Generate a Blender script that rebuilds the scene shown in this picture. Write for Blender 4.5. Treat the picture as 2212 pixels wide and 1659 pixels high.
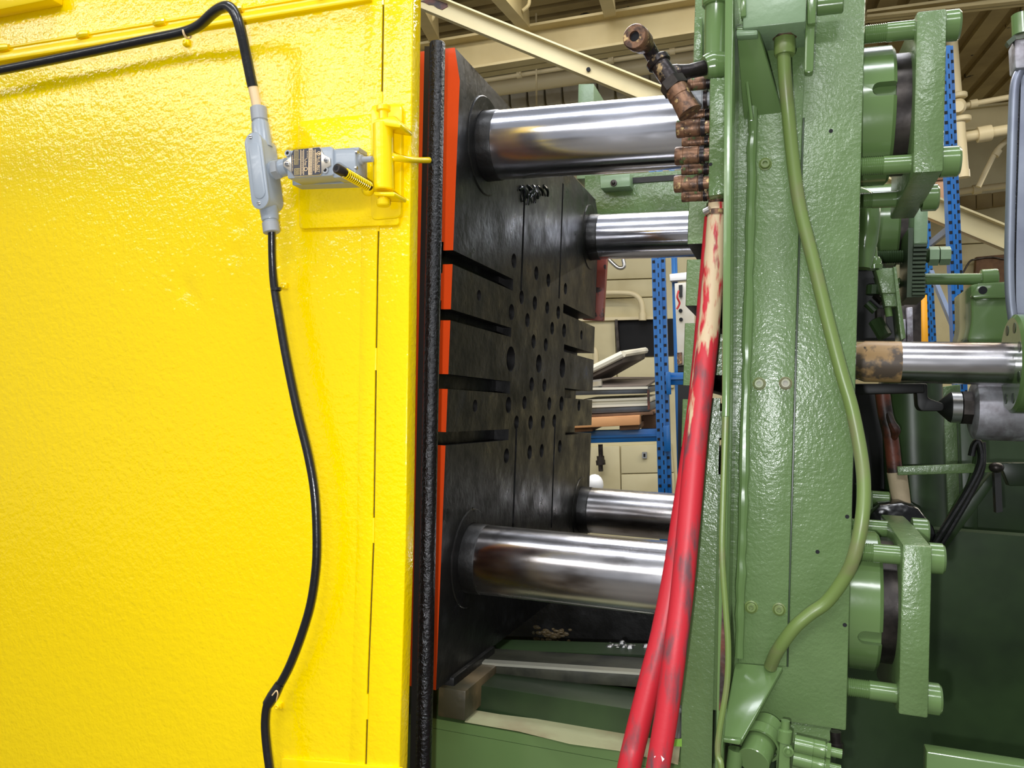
import bpy, bmesh, math, random
from mathutils import Vector, Matrix
random.seed(7)
for o in list(bpy.data.objects): bpy.data.objects.remove(o, do_unlink=True)
SC = bpy.context.scene
COL = SC.collection
# ------------------------------------------------------------------ camera
W, H, F = 2212.0, 1659.0, 1762.9
MR = [Vector((0.94426576, 0.32709662, 0.0370131)),      # camera right in world
      Vector((0.02659692, 0.03626176, -0.99898833)),    # camera down
      Vector((-0.32810787, 0.94429491, 0.02554098))]    # camera forward
CAM = Vector((0, 0, 1.5))
cd = bpy.data.cameras.new('camera'); cam = bpy.data.objects.new('camera', cd); COL.objects.link(cam)
cd.sensor_width = 36.0; cd.lens = F / W * 36.0; cd.clip_start = 0.01; cd.clip_end = 200
r, u, b = MR[0], -MR[1], -MR[2]
cam.matrix_world = Matrix(((r.x, u.x, b.x, CAM.x), (r.y, u.y, b.y, CAM.y), (r.z, u.z, b.z, CAM.z), (0, 0, 0, 1)))
SC.camera = cam
# ------------------------------------------------------------------ world and lamps
wd = bpy.data.worlds.new('hall'); SC.world = wd; wd.use_nodes = True
bg = wd.node_tree.nodes['Background']; bg.inputs[0].default_value = (0.93, 0.96, 1.0, 1); bg.inputs[1].default_value = 0.32
SC.view_settings.view_transform = 'Standard'; SC.view_settings.look = 'None'
SC.view_settings.exposure = 0.0; SC.view_settings.gamma = 1.0; SC.view_settings.use_curve_mapping = False
def area(name, loc, size, power, color=(1, 0.97, 0.92), target=None):
    l = bpy.data.lights.new(name, 'AREA'); l.shape = 'RECTANGLE'; l.size, l.size_y = size; l.energy = power; l.color = color
    o = bpy.data.objects.new(name, l); COL.objects.link(o); o.location = loc
    t = Vector(target) if target else Vector((loc[0], loc[1], 0))
    o.rotation_euler = (t - Vector(loc)).to_track_quat('-Z', 'Y').to_euler()
    return o
# rows of high-bay ceiling lamps of the hall; the back lights are added fill
for yl in (-3.7, -4.8, -6.0, -7.4): area('overhead_or_fill_light', (-5.4, yl, 5.2), (8.0, 0.12), 58, (1, 0.98, 0.95), (-4.0, 0.5, 1.4))
area('overhead_or_fill_light', (0.2, -4.4, 5.2), (2.2, 0.5), 130, (0.95, 0.97, 1.0), (0.0, 0.5, 1.2))
area('overhead_or_fill_light', (-0.6, 0.6, 4.8), (3.0, 0.35), 80, (0.90, 0.94, 1.0))
area('overhead_or_fill_light', (2.2, -0.6, 4.9), (0.3, 2.4), 60, (0.95, 0.97, 1.0))
area('overhead_or_fill_light', (-0.8, 3.4, 4.5), (3.4, 1.0), 100, (0.90, 0.93, 1.0))
area('overhead_or_fill_light', (-1.4, 4.6, 4.8), (3.0, 0.3), 80, (1.0, 0.93, 0.80))  # added fill for the back wall, kept out of view
area('overhead_or_fill_light', (2.6, 5.0, 4.8), (3.0, 0.3), 130, (1.0, 0.92, 0.76))  # added fill for the back wall, further right
area('overhead_or_fill_light', (4.2, 9.5, 4.2), (3.0, 0.3), 130, (1.0, 0.92, 0.76))  # added fill to brighten the deep bay
fl = bpy.data.lights.new('phone_flash', 'POINT'); fl.energy = 54; fl.shadow_soft_size = 0.012; fl.color = (0.95, 0.97, 1.0)
flo = bpy.data.objects.new('phone_flash', fl); COL.objects.link(flo); flo.location = CAM + Vector((-0.04, -0.02, -0.06))

# ------------------------------------------------------------------ pixel -> place helpers (photo measured at 2212 x 1659)
def ray(x, y): return MR[0] * ((x - W / 2) / F) + MR[1] * ((y - H / 2) / F) + MR[2]
def uy(x, y, Y): d = ray(x, y); return CAM + d * ((Y - CAM.y) / d.y)
def ux(x, y, X): d = ray(x, y); return CAM + d * ((X - CAM.x) / d.x)
def uz(x, y, Z): d = ray(x, y); return CAM + d * ((Z - CAM.z) / d.z)
# building axes (the hall is turned and leans a little against the machine)
BX = Vector((0.99361836, 0.07619987, 0.08316326)); BY = Vector((-0.08045935, 0.99554661, 0.04912466)); BZ = Vector((-0.07904961, -0.05550242, 0.99532439))
def bq(x, y, d): r = ray(x, y); return CAM + r * (d / r.dot(BY))
def bc(x, y, c): r = ray(x, y); return CAM + r * (c / r.dot(BZ))
def bw(a, b_, c): return CAM + BX * a + BY * b_ + BZ * c

# ------------------------------------------------------------------ materials
MATS = {}
def srgb(r, g, b): 
    f = lambda c: (c / 255 / 12.92) if c <= 10 else ((c / 255 + 0.055) / 1.055) ** 2.4
    return (f(r), f(g), f(b), 1)
def mat(name, col, rough=0.5, metal=0.0, bump=None, vary=None, coat=0.0, bump2=None, rvar=None, spec=0.5, stretch=None):
    """bump=(scale, strength, dist) ; vary=[(colour, scale, lo, hi, detail)] ; stretch = position scale for the noise"""
    m = bpy.data.materials.new(name); m.use_nodes = True; nt = m.node_tree; N = nt.nodes; L = nt.links
    p = N['Principled BSDF']; p.inputs['Base Color'].default_value = col; p.inputs['Roughness'].default_value = rough
    p.inputs['Metallic'].default_value = metal; p.inputs['Coat Weight'].default_value = coat; p.inputs['Coat Roughness'].default_value = 0.08
    p.inputs['Specular IOR Level'].default_value = spec
    g = N.new('ShaderNodeNewGeometry'); src = g.outputs['Position']
    if stretch:
        mp = N.new('ShaderNodeMapping'); mp.inputs['Scale'].default_value = stretch; L.new(src, mp.inputs[0]); src2 = mp.outputs[0]
    else: src2 = src
    def noise(scale, detail=3, s=src2, rough_=0.55):
        n = N.new('ShaderNodeTexNoise'); n.inputs['Scale'].default_value = scale; n.inputs['Detail'].default_value = detail
        n.inputs['Roughness'].default_value = rough_; L.new(s, n.inputs['Vector']); return n.outputs[0]
    cur = None
    for v in (vary or []):
        c2, sc, lo, hi = v[:4]; det = v[4] if len(v) > 4 else 4
        mr = N.new('ShaderNodeMapRange'); mr.inputs[1].default_value = lo; mr.inputs[2].default_value = hi; L.new(noise(sc, det), mr.inputs[0])
        mx = N.new('ShaderNodeMix'); mx.data_type = 'RGBA'; L.new(mr.outputs[0], mx.inputs[0])
        if cur is None: mx.inputs[6].default_value = col
        else: L.new(cur, mx.inputs[6])
        mx.inputs[7].default_value = c2; cur = mx.outputs[2]
    if cur is not None: L.new(cur, p.inputs['Base Color'])
    if rvar:
        sc, lo, hi, r0, r1 = rvar
        mr = N.new('ShaderNodeMapRange'); mr.inputs[1].default_value = lo; mr.inputs[2].default_value = hi; mr.inputs[3].default_value = r0; mr.inputs[4].default_value = r1
        L.new(noise(sc, 4), mr.inputs[0]); L.new(mr.outputs[0], p.inputs['Roughness'])
    nrm = None
    for bm_ in (bump, bump2):
        if not bm_: continue
        bn = N.new('ShaderNodeBump'); bn.inputs['Strength'].default_value = bm_[1]; bn.inputs['Distance'].default_value = bm_[2]
        L.new(noise(bm_[0], 2 if len(bm_) < 4 else bm_[3], src), bn.inputs['Height'])
        if nrm is not None: L.new(nrm, bn.inputs['Normal'])
        nrm = bn.outputs[0]
    if nrm is not None:
        L.new(nrm, p.inputs['Normal']); L.new(nrm, p.inputs['Coat Normal'])
    MATS[name] = m; return m
YEL = mat('yellow_enamel', srgb(248, 212, 0), 0.055, bump=(110, 0.40, 0.003), bump2=(40, 0.12, 0.006), coat=0.3, spec=0.45)
YEL2 = mat('yellow_enamel_smooth', srgb(248, 212, 0), 0.2, bump=(60, 0.12, 0.003), coat=0.2)
GRN = mat('green_enamel', srgb(102, 127, 80), 0.30, bump=(150, 0.6, 0.002, 3), bump2=(22, 0.35, 0.006), coat=0.35, vary=[(srgb(90, 114, 68), 5, 0.4, 0.7)])
GRNR = mat('green_enamel_rough', srgb(95, 120, 74), 0.22, bump=(60, 0.6, 0.004, 4), coat=0.2, vary=[(srgb(80, 102, 56), 8, 0.4, 0.7)])
GRNS = mat('green_enamel_smooth', srgb(98, 124, 74), 0.18, bump=(40, 0.1, 0.002), coat=0.15)
GRNP = mat('pale_green_enamel', srgb(126, 150, 116), 0.3, bump=(70, 0.3, 0.002))
GRNO = mat('olive_hose_green', srgb(108, 128, 68), 0.35, bump=(50, 0.1, 0.002), vary=[(srgb(120, 115, 85), 9, 0.52, 0.72)])
GRND = mat('dark_shaded_green', srgb(52, 72, 40), 0.35, bump=(8, 0.2, 0.006), vary=[(srgb(34, 48, 28), 3, 0.4, 0.65)])  # green enamel darkened so the colour carries the shade of the lower base
REDP = mat('orange_red_paint', srgb(214, 70, 18), 0.35, bump=(80, 0.2, 0.001))
BLK = mat('oily_black_steel', srgb(33, 32, 32), 0.38, 0.35, bump=(45, 0.35, 0.004, 5), vary=[(srgb(24, 23, 22), 6, 0.35, 0.6), (srgb(54, 54, 55), 14, 0.60, 0.78)], rvar=(12, 0.3, 0.7, 0.25, 0.55))
BLKD = mat('black_slot_steel', srgb(26, 24, 23), 0.5, 0.2, bump=(40, 0.3, 0.003))
CHR = mat('chromed_steel', srgb(222, 225, 238), 0.16, 1.0, vary=[(srgb(120, 98, 78), 5.0, 0.56, 0.74), (srgb(240, 240, 248), 2.0, 0.45, 0.7)], rvar=(7, 0.35, 0.75, 0.12, 0.3), stretch=(0.5, 1.6, 1.6))
CHRS = mat('chromed_steel_stained', srgb(205, 203, 206), 0.2, 1.0, vary=[(srgb(110, 92, 76), 4.5, 0.48, 0.72), (srgb(70, 62, 56), 9.0, 0.60, 0.80)], rvar=(7, 0.35, 0.75, 0.14, 0.36), stretch=(0.5, 1.5, 1.5))
RUBB = mat('glossy_black_rubber', srgb(9, 9, 10), 0.14, bump=(170, 0.9, 0.003, 4), spec=0.4)
CABL = mat('black_cable', srgb(20, 20, 22), 0.3, bump=(70, 0.3, 0.002), coat=0.3)
GRY = mat('grey_enamel', srgb(150, 158, 166), 0.3, bump=(60, 0.05, 0.001), coat=0.2)
GRYD = mat('grey_enamel_nut', srgb(152, 155, 158), 0.4)
STEEL = mat('bare_steel', srgb(190, 190, 190), 0.3, 0.9)
PLATE = mat('nameplate_metal', srgb(215, 205, 188), 0.3, 0.7)
PRINT = mat('nameplate_print', srgb(48, 48, 58), 0.4)
CREAMP = mat('nameplate_cream', srgb(226, 196, 150), 0.4)
BRASS = mat('weathered_brass', srgb(128, 94, 70), 0.42, 0.45, bump=(90, 0.4, 0.002), vary=[(srgb(74, 56, 46), 70, 0.45, 0.6, 6), (srgb(196, 166, 116), 80, 0.60, 0.66, 6), (srgb(84, 108, 64), 50, 0.62, 0.68)])
BRASSD = mat('dark_fitting', srgb(66, 58, 56), 0.35, 0.5, bump=(90, 0.4, 0.002), vary=[(srgb(208, 178, 130), 55, 0.55, 0.60, 5), (srgb(38, 32, 32), 50, 0.35, 0.5)])
HOSE = mat('red_hose', srgb(192, 38, 50), 0.45, bump=(120, 0.15, 0.001), vary=[(srgb(104, 66, 70), 20, 0.51, 0.66, 8)], stretch=(1.8, 1.8, 0.5))
HOSEW = mat('red_hose_worn', srgb(192, 38, 50), 0.5, bump=(120, 0.2, 0.001), vary=[(srgb(104, 66, 70), 20, 0.51, 0.66, 8)], stretch=(1.8, 1.8, 0.5))
def wear(m, col, z0, z1):      # beige underlay showing where the red skin is worn away near the clamp
    nt = m.node_tree; N = nt.nodes; L = nt.links; p = N['Principled BSDF']; old = p.inputs['Base Color'].links[0].from_socket
    g = N.new('ShaderNodeNewGeometry'); sx = N.new('ShaderNodeSeparateXYZ'); L.new(g.outputs['Position'], sx.inputs[0])
    mp = N.new('ShaderNodeMapping'); mp.inputs['Scale'].default_value = (2.2, 2.2, 0.5); L.new(g.outputs['Position'], mp.inputs[0])
    n = N.new('ShaderNodeTexNoise'); n.inputs['Scale'].default_value = 20; n.inputs['Detail'].default_value = 9; L.new(mp.outputs[0], n.inputs['Vector'])
    mr = N.new('ShaderNodeMapRange'); mr.inputs[1].default_value = z0; mr.inputs[2].default_value = z1; mr.inputs[3].default_value = -0.28; mr.inputs[4].default_value = 0.055; L.new(sx.outputs[2], mr.inputs[0])
    ad = N.new('ShaderNodeMath'); ad.operation = 'ADD'; L.new(n.outputs[0], ad.inputs[0]); L.new(mr.outputs[0], ad.inputs[1])
    st = N.new('ShaderNodeMapRange'); st.inputs[1].default_value = 0.46; st.inputs[2].default_value = 0.52; L.new(ad.outputs[0], st.inputs[0])
    mx = N.new('ShaderNodeMix'); mx.data_type = 'RGBA'; L.new(st.outputs[0], mx.inputs[0]); L.new(old, mx.inputs[6]); mx.inputs[7].default_value = col; L.new(mx.outputs[2], p.inputs['Base Color'])
wear(HOSEW, srgb(206, 182, 146), 1.25, 1.82)
TAN = mat('tan_worn_steel', srgb(190, 152, 104), 0.45, bump=(30, 0.3, 0.002), vary=[(srgb(100, 86, 74), 16, 0.50, 0.58), (srgb(30, 28, 26), 30, 0.66, 0.70)])
DSTEEL = mat('dark_steel', srgb(72, 66, 62), 0.4, 0.7, bump=(40, 0.3, 0.002), vary=[(srgb(40, 36, 34), 14, 0.4, 0.6)])
BLACK = mat('dull_black', srgb(18, 18, 17), 0.5)
TARP = mat('black_plastic_sheet', srgb(12, 13, 15), 0.2, bump=(20, 0.5, 0.01))
RUST = mat('rusty_red_pipe', srgb(98, 50, 34), 0.45, bump=(50, 0.4, 0.003), vary=[(srgb(40, 28, 24), 14, 0.45, 0.6)])
CLOTH = mat('cream_wrap', srgb(186, 168, 136), 0.7, bump=(40, 0.5, 0.004))
ALU = mat('cast_grey_metal', srgb(176, 174, 182), 0.5, 0.45, bump=(30, 0.4, 0.004), vary=[(srgb(120, 112, 116), 12, 0.45, 0.65), (srgb(206, 206, 214), 20, 0.55, 0.7)])
SILV = mat('silver_sheet', srgb(150, 156, 170), 0.4, 0.5, vary=[(srgb(120, 124, 140), 6, 0.4, 0.7)])
CREAM = mat('cream_wall_paint', srgb(216, 206, 166), 0.55, bump=(6, 0.1, 0.01), vary=[(srgb(196, 184, 142), 1.5, 0.4, 0.7)])
CREAMB = mat('cream_beam_paint', srgb(212, 198, 152), 0.5, vary=[(srgb(196, 180, 132), 2.0, 0.4, 0.7)])
PIPEC = mat('cream_pipe_paint', srgb(226, 212, 172), 0.45)
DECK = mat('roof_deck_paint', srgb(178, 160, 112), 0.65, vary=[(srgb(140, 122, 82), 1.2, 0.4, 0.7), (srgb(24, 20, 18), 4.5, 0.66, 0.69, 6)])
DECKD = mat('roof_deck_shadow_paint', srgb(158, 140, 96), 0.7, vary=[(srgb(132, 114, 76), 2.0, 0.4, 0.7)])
SIDING = mat('white_siding', srgb(214, 210, 196), 0.5, vary=[(srgb(190, 180, 156), 3, 0.45, 0.7)])
BLUE = mat('blue_rack_enamel', srgb(20, 100, 168), 0.35, vary=[(srgb(18, 88, 152), 4, 0.4, 0.7)])
BLUED = mat('grey_blue_brace', srgb(104, 120, 150), 0.4)
HOLE = mat('hole_black', srgb(8, 9, 14), 0.8)
ORNG = mat('orange_guard', srgb(238, 164, 14), 0.4)
WOOD = mat('pallet_wood', srgb(222, 164, 110), 0.6, vary=[(srgb(196, 134, 84), 8, 0.4, 0.7)], stretch=(0.3, 2, 2))
WOODD = mat('old_pallet_wood', srgb(120, 88, 62), 0.7, vary=[(srgb(88, 62, 44), 8, 0.4, 0.7)])
TRAYD = mat('grey_tray_metal', srgb(96, 102, 110), 0.4, 0.3, vary=[(srgb(70, 70, 72), 5, 0.4, 0.7)])
TRAYT = mat('dirty_tray_top', srgb(96, 86, 78), 0.6, vary=[(srgb(66, 58, 52), 4, 0.4, 0.7)])
TRAYL = mat('cream_tray', srgb(222, 216, 196), 0.4)
PAPER = mat('masking_paper', srgb(176, 176, 134), 0.6, bump=(14, 0.5, 0.006), vary=[(srgb(160, 146, 112), 7, 0.45, 0.65)])
PAPERG = mat('green_painter_tape', srgb(128, 178, 66), 0.5)
BROWN = mat('greasy_brown_block', srgb(104, 88, 60), 0.5, bump=(30, 0.4, 0.004), vary=[(srgb(60, 56, 38), 10, 0.4, 0.6)])
GREASE = mat('greasy_dark_way', srgb(66, 66, 52), 0.45, 0.2, bump=(30, 0.4, 0.004), vary=[(srgb(34, 36, 28), 9, 0.42, 0.62)])
WAYS = mat('machined_way', srgb(206, 204, 186), 0.3, 0.6)
REDB = mat('mottled_red_plate', srgb(150, 70, 56), 0.4, bump=(30, 0.3, 0.004), vary=[(srgb(40, 30, 28), 22, 0.60, 0.66)])
FLOORM = mat('concrete_floor', srgb(96, 92, 84), 0.6, vary=[(srgb(70, 66, 60), 2, 0.4, 0.7)])
WHITE = mat('white_plastic', srgb(235, 235, 235), 0.4)
REDW = mat('red_wire', srgb(190, 40, 40), 0.5)
CARD = mat('cardboard', srgb(178, 140, 110), 0.7)

# ------------------------------------------------------------------ mesh builder
class MB:
    def __init__(s): s.v = []; s.f = []
    def add(s, vs, fs):
        o = len(s.v); s.v += [Vector(v) for v in vs]; s.f += [[i + o for i in f] for f in fs]; return s
    def box(s, a, b):
        x0, y0, z0 = a; x1, y1, z1 = b
        return s.add([(x0, y0, z0), (x1, y0, z0), (x1, y1, z0), (x0, y1, z0), (x0, y0, z1), (x1, y0, z1), (x1, y1, z1), (x0, y1, z1)],
                     [(0, 3, 2, 1), (4, 5, 6, 7), (0, 1, 5, 4), (1, 2, 6, 5), (2, 3, 7, 6), (3, 0, 4, 7)])
    def prism(s, pts, vec):
        pts = [Vector(p) for p in pts]; vec = Vector(vec); n = len(pts)
        nn = Vector((0, 0, 0))
        for i in range(n): nn += pts[i].cross(pts[(i + 1) % n])
        if nn.dot(vec) > 0: pts = pts[::-1]
        vs = pts + [p + vec for p in pts]
        fs = [tuple(range(n)), tuple(range(2 * n - 1, n - 1, -1))] + [((i + 1) % n, i, n + i, n + (i + 1) % n) for i in range(n)]
        return s.add(vs, fs)
    def hull8(s, a, b):   # two quads (same order) joined
        return s.add(list(a) + list(b), [(0, 1, 2, 3), (7, 6, 5, 4), (1, 0, 4, 5), (2, 1, 5, 6), (3, 2, 6, 7), (0, 3, 7, 4)])
    def lathe(s, p0, axis, prof, n=24, cap=True, squash=1.0):
        p0 = Vector(p0); ax = Vector(axis).normalized()
        t = Vector((0, 0, 1)) if abs(ax.z) < 0.9 else Vector((1, 0, 0))
        e1 = ax.cross(t).normalized(); e2 = ax.cross(e1)
        vs = []; fs = []
        for (d, rr) in prof:
            for k in range(n):
                a = 2 * math.pi * (k + 0.5) / n; vs.append(p0 + ax * d + (e1 * math.cos(a) + e2 * math.sin(a) * squash) * rr)
        for i in range(len(prof) - 1):
            for k in range(n):
                k2 = (k + 1) % n; fs.append((i * n + k, i * n + k2, (i + 1) * n + k2, (i + 1) * n + k))
        if cap:
            fs.append(tuple(range(n - 1, -1, -1))); m = (len(prof) - 1) * n; fs.append(tuple(range(m, m + n)))
        return s.add(vs, fs)
    def cyl(s, a, b, r0, r1=None, n=24, ch=0.0):
        a = Vector(a); b = Vector(b); l = (b - a).length; r1 = r0 if r1 is None else r1
        pr = [(0, r0), (l, r1)] if not ch else [(0, r0 - ch), (ch, r0), (l - ch, r1), (l, r1 - ch)]
        return s.lathe(a, b - a, pr, n)
    def tube(s, pts, rad, n=12, sub=8, cap=True):
        P = [Vector(p) for p in pts]; R = list(rad) if hasattr(rad, '__len__') else [rad] * len(P)
        if sub > 1 and len(P) > 2:
            Q = []; RR = []
            for i in range(len(P) - 1):
                p0 = P[max(i - 1, 0)]; p1 = P[i]; p2 = P[i + 1]; p3 = P[min(i + 2, len(P) - 1)]
                for k in range(sub):
                    t = k / sub; t2 = t * t; t3 = t2 * t
                    Q.append(0.5 * ((2 * p1) + (p2 - p0) * t + (2 * p0 - 5 * p1 + 4 * p2 - p3) * t2 + (3 * p1 - p0 - 3 * p2 + p3) * t3)); RR.append(R[i] + (R[i + 1] - R[i]) * t)
            Q.append(P[-1]); RR.append(R[-1]); P, R = Q, RR
        T = [(P[min(i + 1, len(P) - 1)] - P[max(i - 1, 0)]).normalized() for i in range(len(P))]
        up = Vector((0, 1, 0)) if abs(T[0].y) < 0.9 else Vector((1, 0, 0))
        e = T[0].cross(up).normalized(); vs = []; fs = []
        for i, p in enumerate(P):
            e = (e - T[i] * e.dot(T[i])).normalized(); g = T[i].cross(e)
            for k in range(n):
                a = 2 * math.pi * k / n; vs.append(p + (e * math.cos(a) + g * math.sin(a)) * R[i])
        for i in range(len(P) - 1):
            for k in range(n):
                k2 = (k + 1) % n; fs.append((i * n + k, i * n + k2, (i + 1) * n + k2, (i + 1) * n + k))
        if cap: fs.append(tuple(range(n - 1, -1, -1))); m = (len(P) - 1) * n; fs.append(tuple(range(m, m + n)))
        return s.add(vs, fs)
    def ball(s, c, rx, ry=None, rz=None, n=14, m=8):
        ry = rx if ry is None else ry; rz = rx if rz is None else rz; c = Vector(c); vs = [c + Vector((0, 0, -rz))]; fs = []
        for i in range(1, m):
            ph = -math.pi / 2 + math.pi * i / m
            for k in range(n):
                a = 2 * math.pi * k / n; vs.append(c + Vector((rx * math.cos(ph) * math.cos(a), ry * math.cos(ph) * math.sin(a), rz * math.sin(ph))))
        vs.append(c + Vector((0, 0, rz))); last = len(vs) - 1
        for k in range(n): fs.append((0, 1 + (k + 1) % n, 1 + k)); fs.append((last, 1 + (m - 2) * n + k, 1 + (m - 2) * n + (k + 1) % n))
        for i in range(m - 2):
            for k in range(n):
                k2 = (k + 1) % n; fs.append((1 + i * n + k, 1 + i * n + k2, 1 + (i + 1) * n + k2, 1 + (i + 1) * n + k))
        return s.add(vs, fs)
WL = {}
def origin_of(vs):
    xs = [v.x for v in vs]; ys = [v.y for v in vs]; zs = [v.z for v in vs]
    return Vector(((min(xs) + max(xs)) / 2, (min(ys) + max(ys)) / 2, min(zs)))
def tag(o, label, cat, group=None, kind=None):
    if label: o['label'] = label
    if cat: o['category'] = cat
    if group: o['group'] = group
    if kind: o['kind'] = kind
    return o
def place(o, wloc, parent=None):
    WL[o.name] = Vector(wloc)
    if parent is not None: o.parent = parent; o.location = Vector(wloc) - WL[parent.name]
    else: o.location = wloc
def obj(name, mb, m, parent=None, bevel=0.0, smooth=35, label=None, cat=None, group=None, kind=None, seg=2):
    vs = [Vector(v) for v in mb.v]; org = origin_of(vs)
    me = bpy.data.meshes.new(name); me.from_pydata([v - org for v in vs], [], mb.f)
    bm = bmesh.new(); bm.from_mesh(me); bmesh.ops.recalc_face_normals(bm, faces=bm.faces)
    if bevel > 0:
        es = [e for e in bm.edges if len(e.link_faces) == 2 and e.calc_face_angle(0) > math.radians(40)]
        bmesh.ops.bevel(bm, geom=es, offset=bevel, segments=seg, profile=0.5, affect='EDGES', clamp_overlap=True)
    bm.to_mesh(me); bm.free()
    for p in me.polygons: p.use_smooth = True
    me.set_sharp_from_angle(angle=math.radians(smooth))
    me.materials.append(m)
    o = bpy.data.objects.new(name, me); COL.objects.link(o); place(o, org, parent); tag(o, label, cat, group, kind)
    return o
def thing(name, loc, label, cat, group=None):
    o = bpy.data.objects.new(name, None); o.empty_display_size = 0.05; COL.objects.link(o); place(o, loc); return tag(o, label, cat, group)
def dup(o, off, parent=None, label=None, group=None):
    c = o.copy(); COL.objects.link(c); place(c, WL[o.name] + Vector(off), parent)
    if parent is None:
        if label: c['label'] = label
        if group: c['group'] = group
    for ch in list(o.children): dup(ch, off, c)
    return c
def cut(o, cutters, solver='EXACT'):
    """subtract meshes from o, in place (temporary cutters are removed)"""
    for mb in cutters:
        me = bpy.data.meshes.new('tmp'); me.from_pydata([v - WL[o.name] for v in mb.v], [], mb.f)
        bm = bmesh.new(); bm.from_mesh(me); bmesh.ops.recalc_face_normals(bm, faces=bm.faces); bm.to_mesh(me); bm.free()
        t = bpy.data.objects.new('tmp', me); COL.objects.link(t); t.location = WL[o.name]
        md = o.modifiers.new('b', 'BOOLEAN'); md.operation = 'DIFFERENCE'; md.solver = solver; md.object = t
        bpy.context.view_layer.update()
        dg = bpy.context.evaluated_depsgraph_get(); nm = bpy.data.meshes.new_from_object(o.evaluated_get(dg))
        o.modifiers.clear(); old = o.data; nm.name = old.name; o.data = nm; bpy.data.objects.remove(t, do_unlink=True); bpy.data.meshes.remove(me)
    for p in o.data.polygons: p.use_smooth = True
    o.data.set_sharp_from_angle(angle=math.radians(35))
def P(px, Y): return [uy(x, y, Y) for x, y in px]
def PR(px, Y, depth): return MB().prism(P(px, Y), (0, depth, 0))
def BP(px, d, depth): return MB().prism([bq(x, y, d) for x, y in px], BY * depth)
def rounded(pts, rad, n=4):
    out = []; N = len(pts); pts = [Vector(p) for p in pts]
    for i in range(N):
        p = pts[i]; a = (pts[i - 1] - p); b_ = (pts[(i + 1) % N] - p); ra = min(rad, a.length * 0.45, b_.length * 0.45)
        s = p + a.normalized() * ra; e = p + b_.normalized() * ra
        for k in range(n + 1):
            t = k / n; out.append((1 - t) ** 2 * s + 2 * t * (1 - t) * p + t * t * e)
    return out

# ================================================================== SETTING
fl_ = obj('floor', MB().box((-7, -9, -0.1), (9, 15, 0.0)), FLOORM, kind='structure')
CEIL = 3.35       # roof deck above the camera, in hall axes
def bbox(a0, a1, b0, b1, c0, c1):
    A = [bw(a0, b0, c0), bw(a1, b0, c0), bw(a1, b1, c0), bw(a0, b1, c0)]; B_ = [bw(a0, b0, c1), bw(a1, b0, c1), bw(a1, b1, c1), bw(a0, b1, c1)]
    return MB().hull8(A, B_)
DL, DRR = 8.6, 12.6
AS = 1.2          # side coordinate where the deep bay begins
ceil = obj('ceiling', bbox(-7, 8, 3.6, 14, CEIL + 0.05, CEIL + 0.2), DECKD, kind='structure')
# corrugated deck: ribs run along the hall on the left bay, away from the camera in the deep bay
r0 = None
for i in range(24):
    off = BY * (0.19 * i)
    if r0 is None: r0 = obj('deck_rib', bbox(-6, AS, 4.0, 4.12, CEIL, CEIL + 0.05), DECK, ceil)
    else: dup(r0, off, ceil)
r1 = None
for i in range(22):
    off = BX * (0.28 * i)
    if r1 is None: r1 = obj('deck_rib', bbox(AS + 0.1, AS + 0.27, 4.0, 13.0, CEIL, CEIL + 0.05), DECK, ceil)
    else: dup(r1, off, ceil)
wall = obj('wall_back', bbox(-7, AS, DL, DL + 0.15, -2.2, CEIL + 0.1), CREAM, kind='structure')
wallr = obj('wall_right', bbox(AS, 9, DRR, DRR + 0.15, -2.2, CEIL + 0.1), CREAM, kind='structure')
walls = obj('wall_side', bbox(AS - 0.15, AS, DL, DRR, -2.2, CEIL + 0.1), CREAM, kind='structure')
# white corrugated siding band under the pipes, wall panels, dark opening
for x0 in (1062, 1100, 1138, 1176, 1214, 1252, 1290, 1328, 1366, 1404):
    pts = [(x0, 196 - (x0 - 1062) * .11), (x0 + 36, 192 - (x0 - 1062) * .11), (x0 + 36, 232 - (x0 - 1062) * .1), (x0 + 4, 237 - (x0 - 1062) * .1)]
    obj('siding_panel', BP(pts, DL - 0.12, 0.1), SIDING, wall, bevel=0.02)
for px in ([(1240, 560), (1425, 556), (1425, 600), (1240, 606)], [(1240, 608), (1425, 602), (1430, 640), (1240, 646)], [(1240, 648), (1430, 642), (1432, 686), (1240, 690)],
           [(1240, 694), (1328, 692), (1332, 815), (1240, 820)], [(1334, 774), (1455, 770), (1456, 838), (1334, 842)],
           [(1240, 965), (1338, 963), (1341, 1075), (1240, 1077)], [(1341, 963), (1450, 958), (1456, 1020), (1342, 1023)], [(1342, 1025), (1456, 1022), (1460, 1090), (1343, 1093)]):
    obj('wall_panel', BP(px, DL - 0.05, 0.05), CREAM, wall, bevel=0.008)
obj('wall_opening', BP([(1334, 692), (1456, 688), (1456, 768), (1336, 772)], DL - 0.03, 0.03), HOLE, wall)
obj('door_jamb', BP([(1328, 690), (1334, 690), (1340, 780), (1334, 780)], DL - 0.1, 0.1), DSTEEL, wall)
obj('wall_trim', BP([(1240, 687), (1432, 683), (1432, 689), (1240, 694)], DL - 0.1, 0.1), PIPEC, wall)
for px in ([(2000, 440), (2212, 432), (2212, 520), (2000, 530)], [(2000, 532), (2212, 522), (2212, 600), (2000, 608)], [(2000, 610), (2212, 602), (2212, 740), (2000, 745)]):
    obj('wall_panel', BP(px, DRR - 0.08, 0.07), CREAM, wallr, bevel=0.01)
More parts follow.
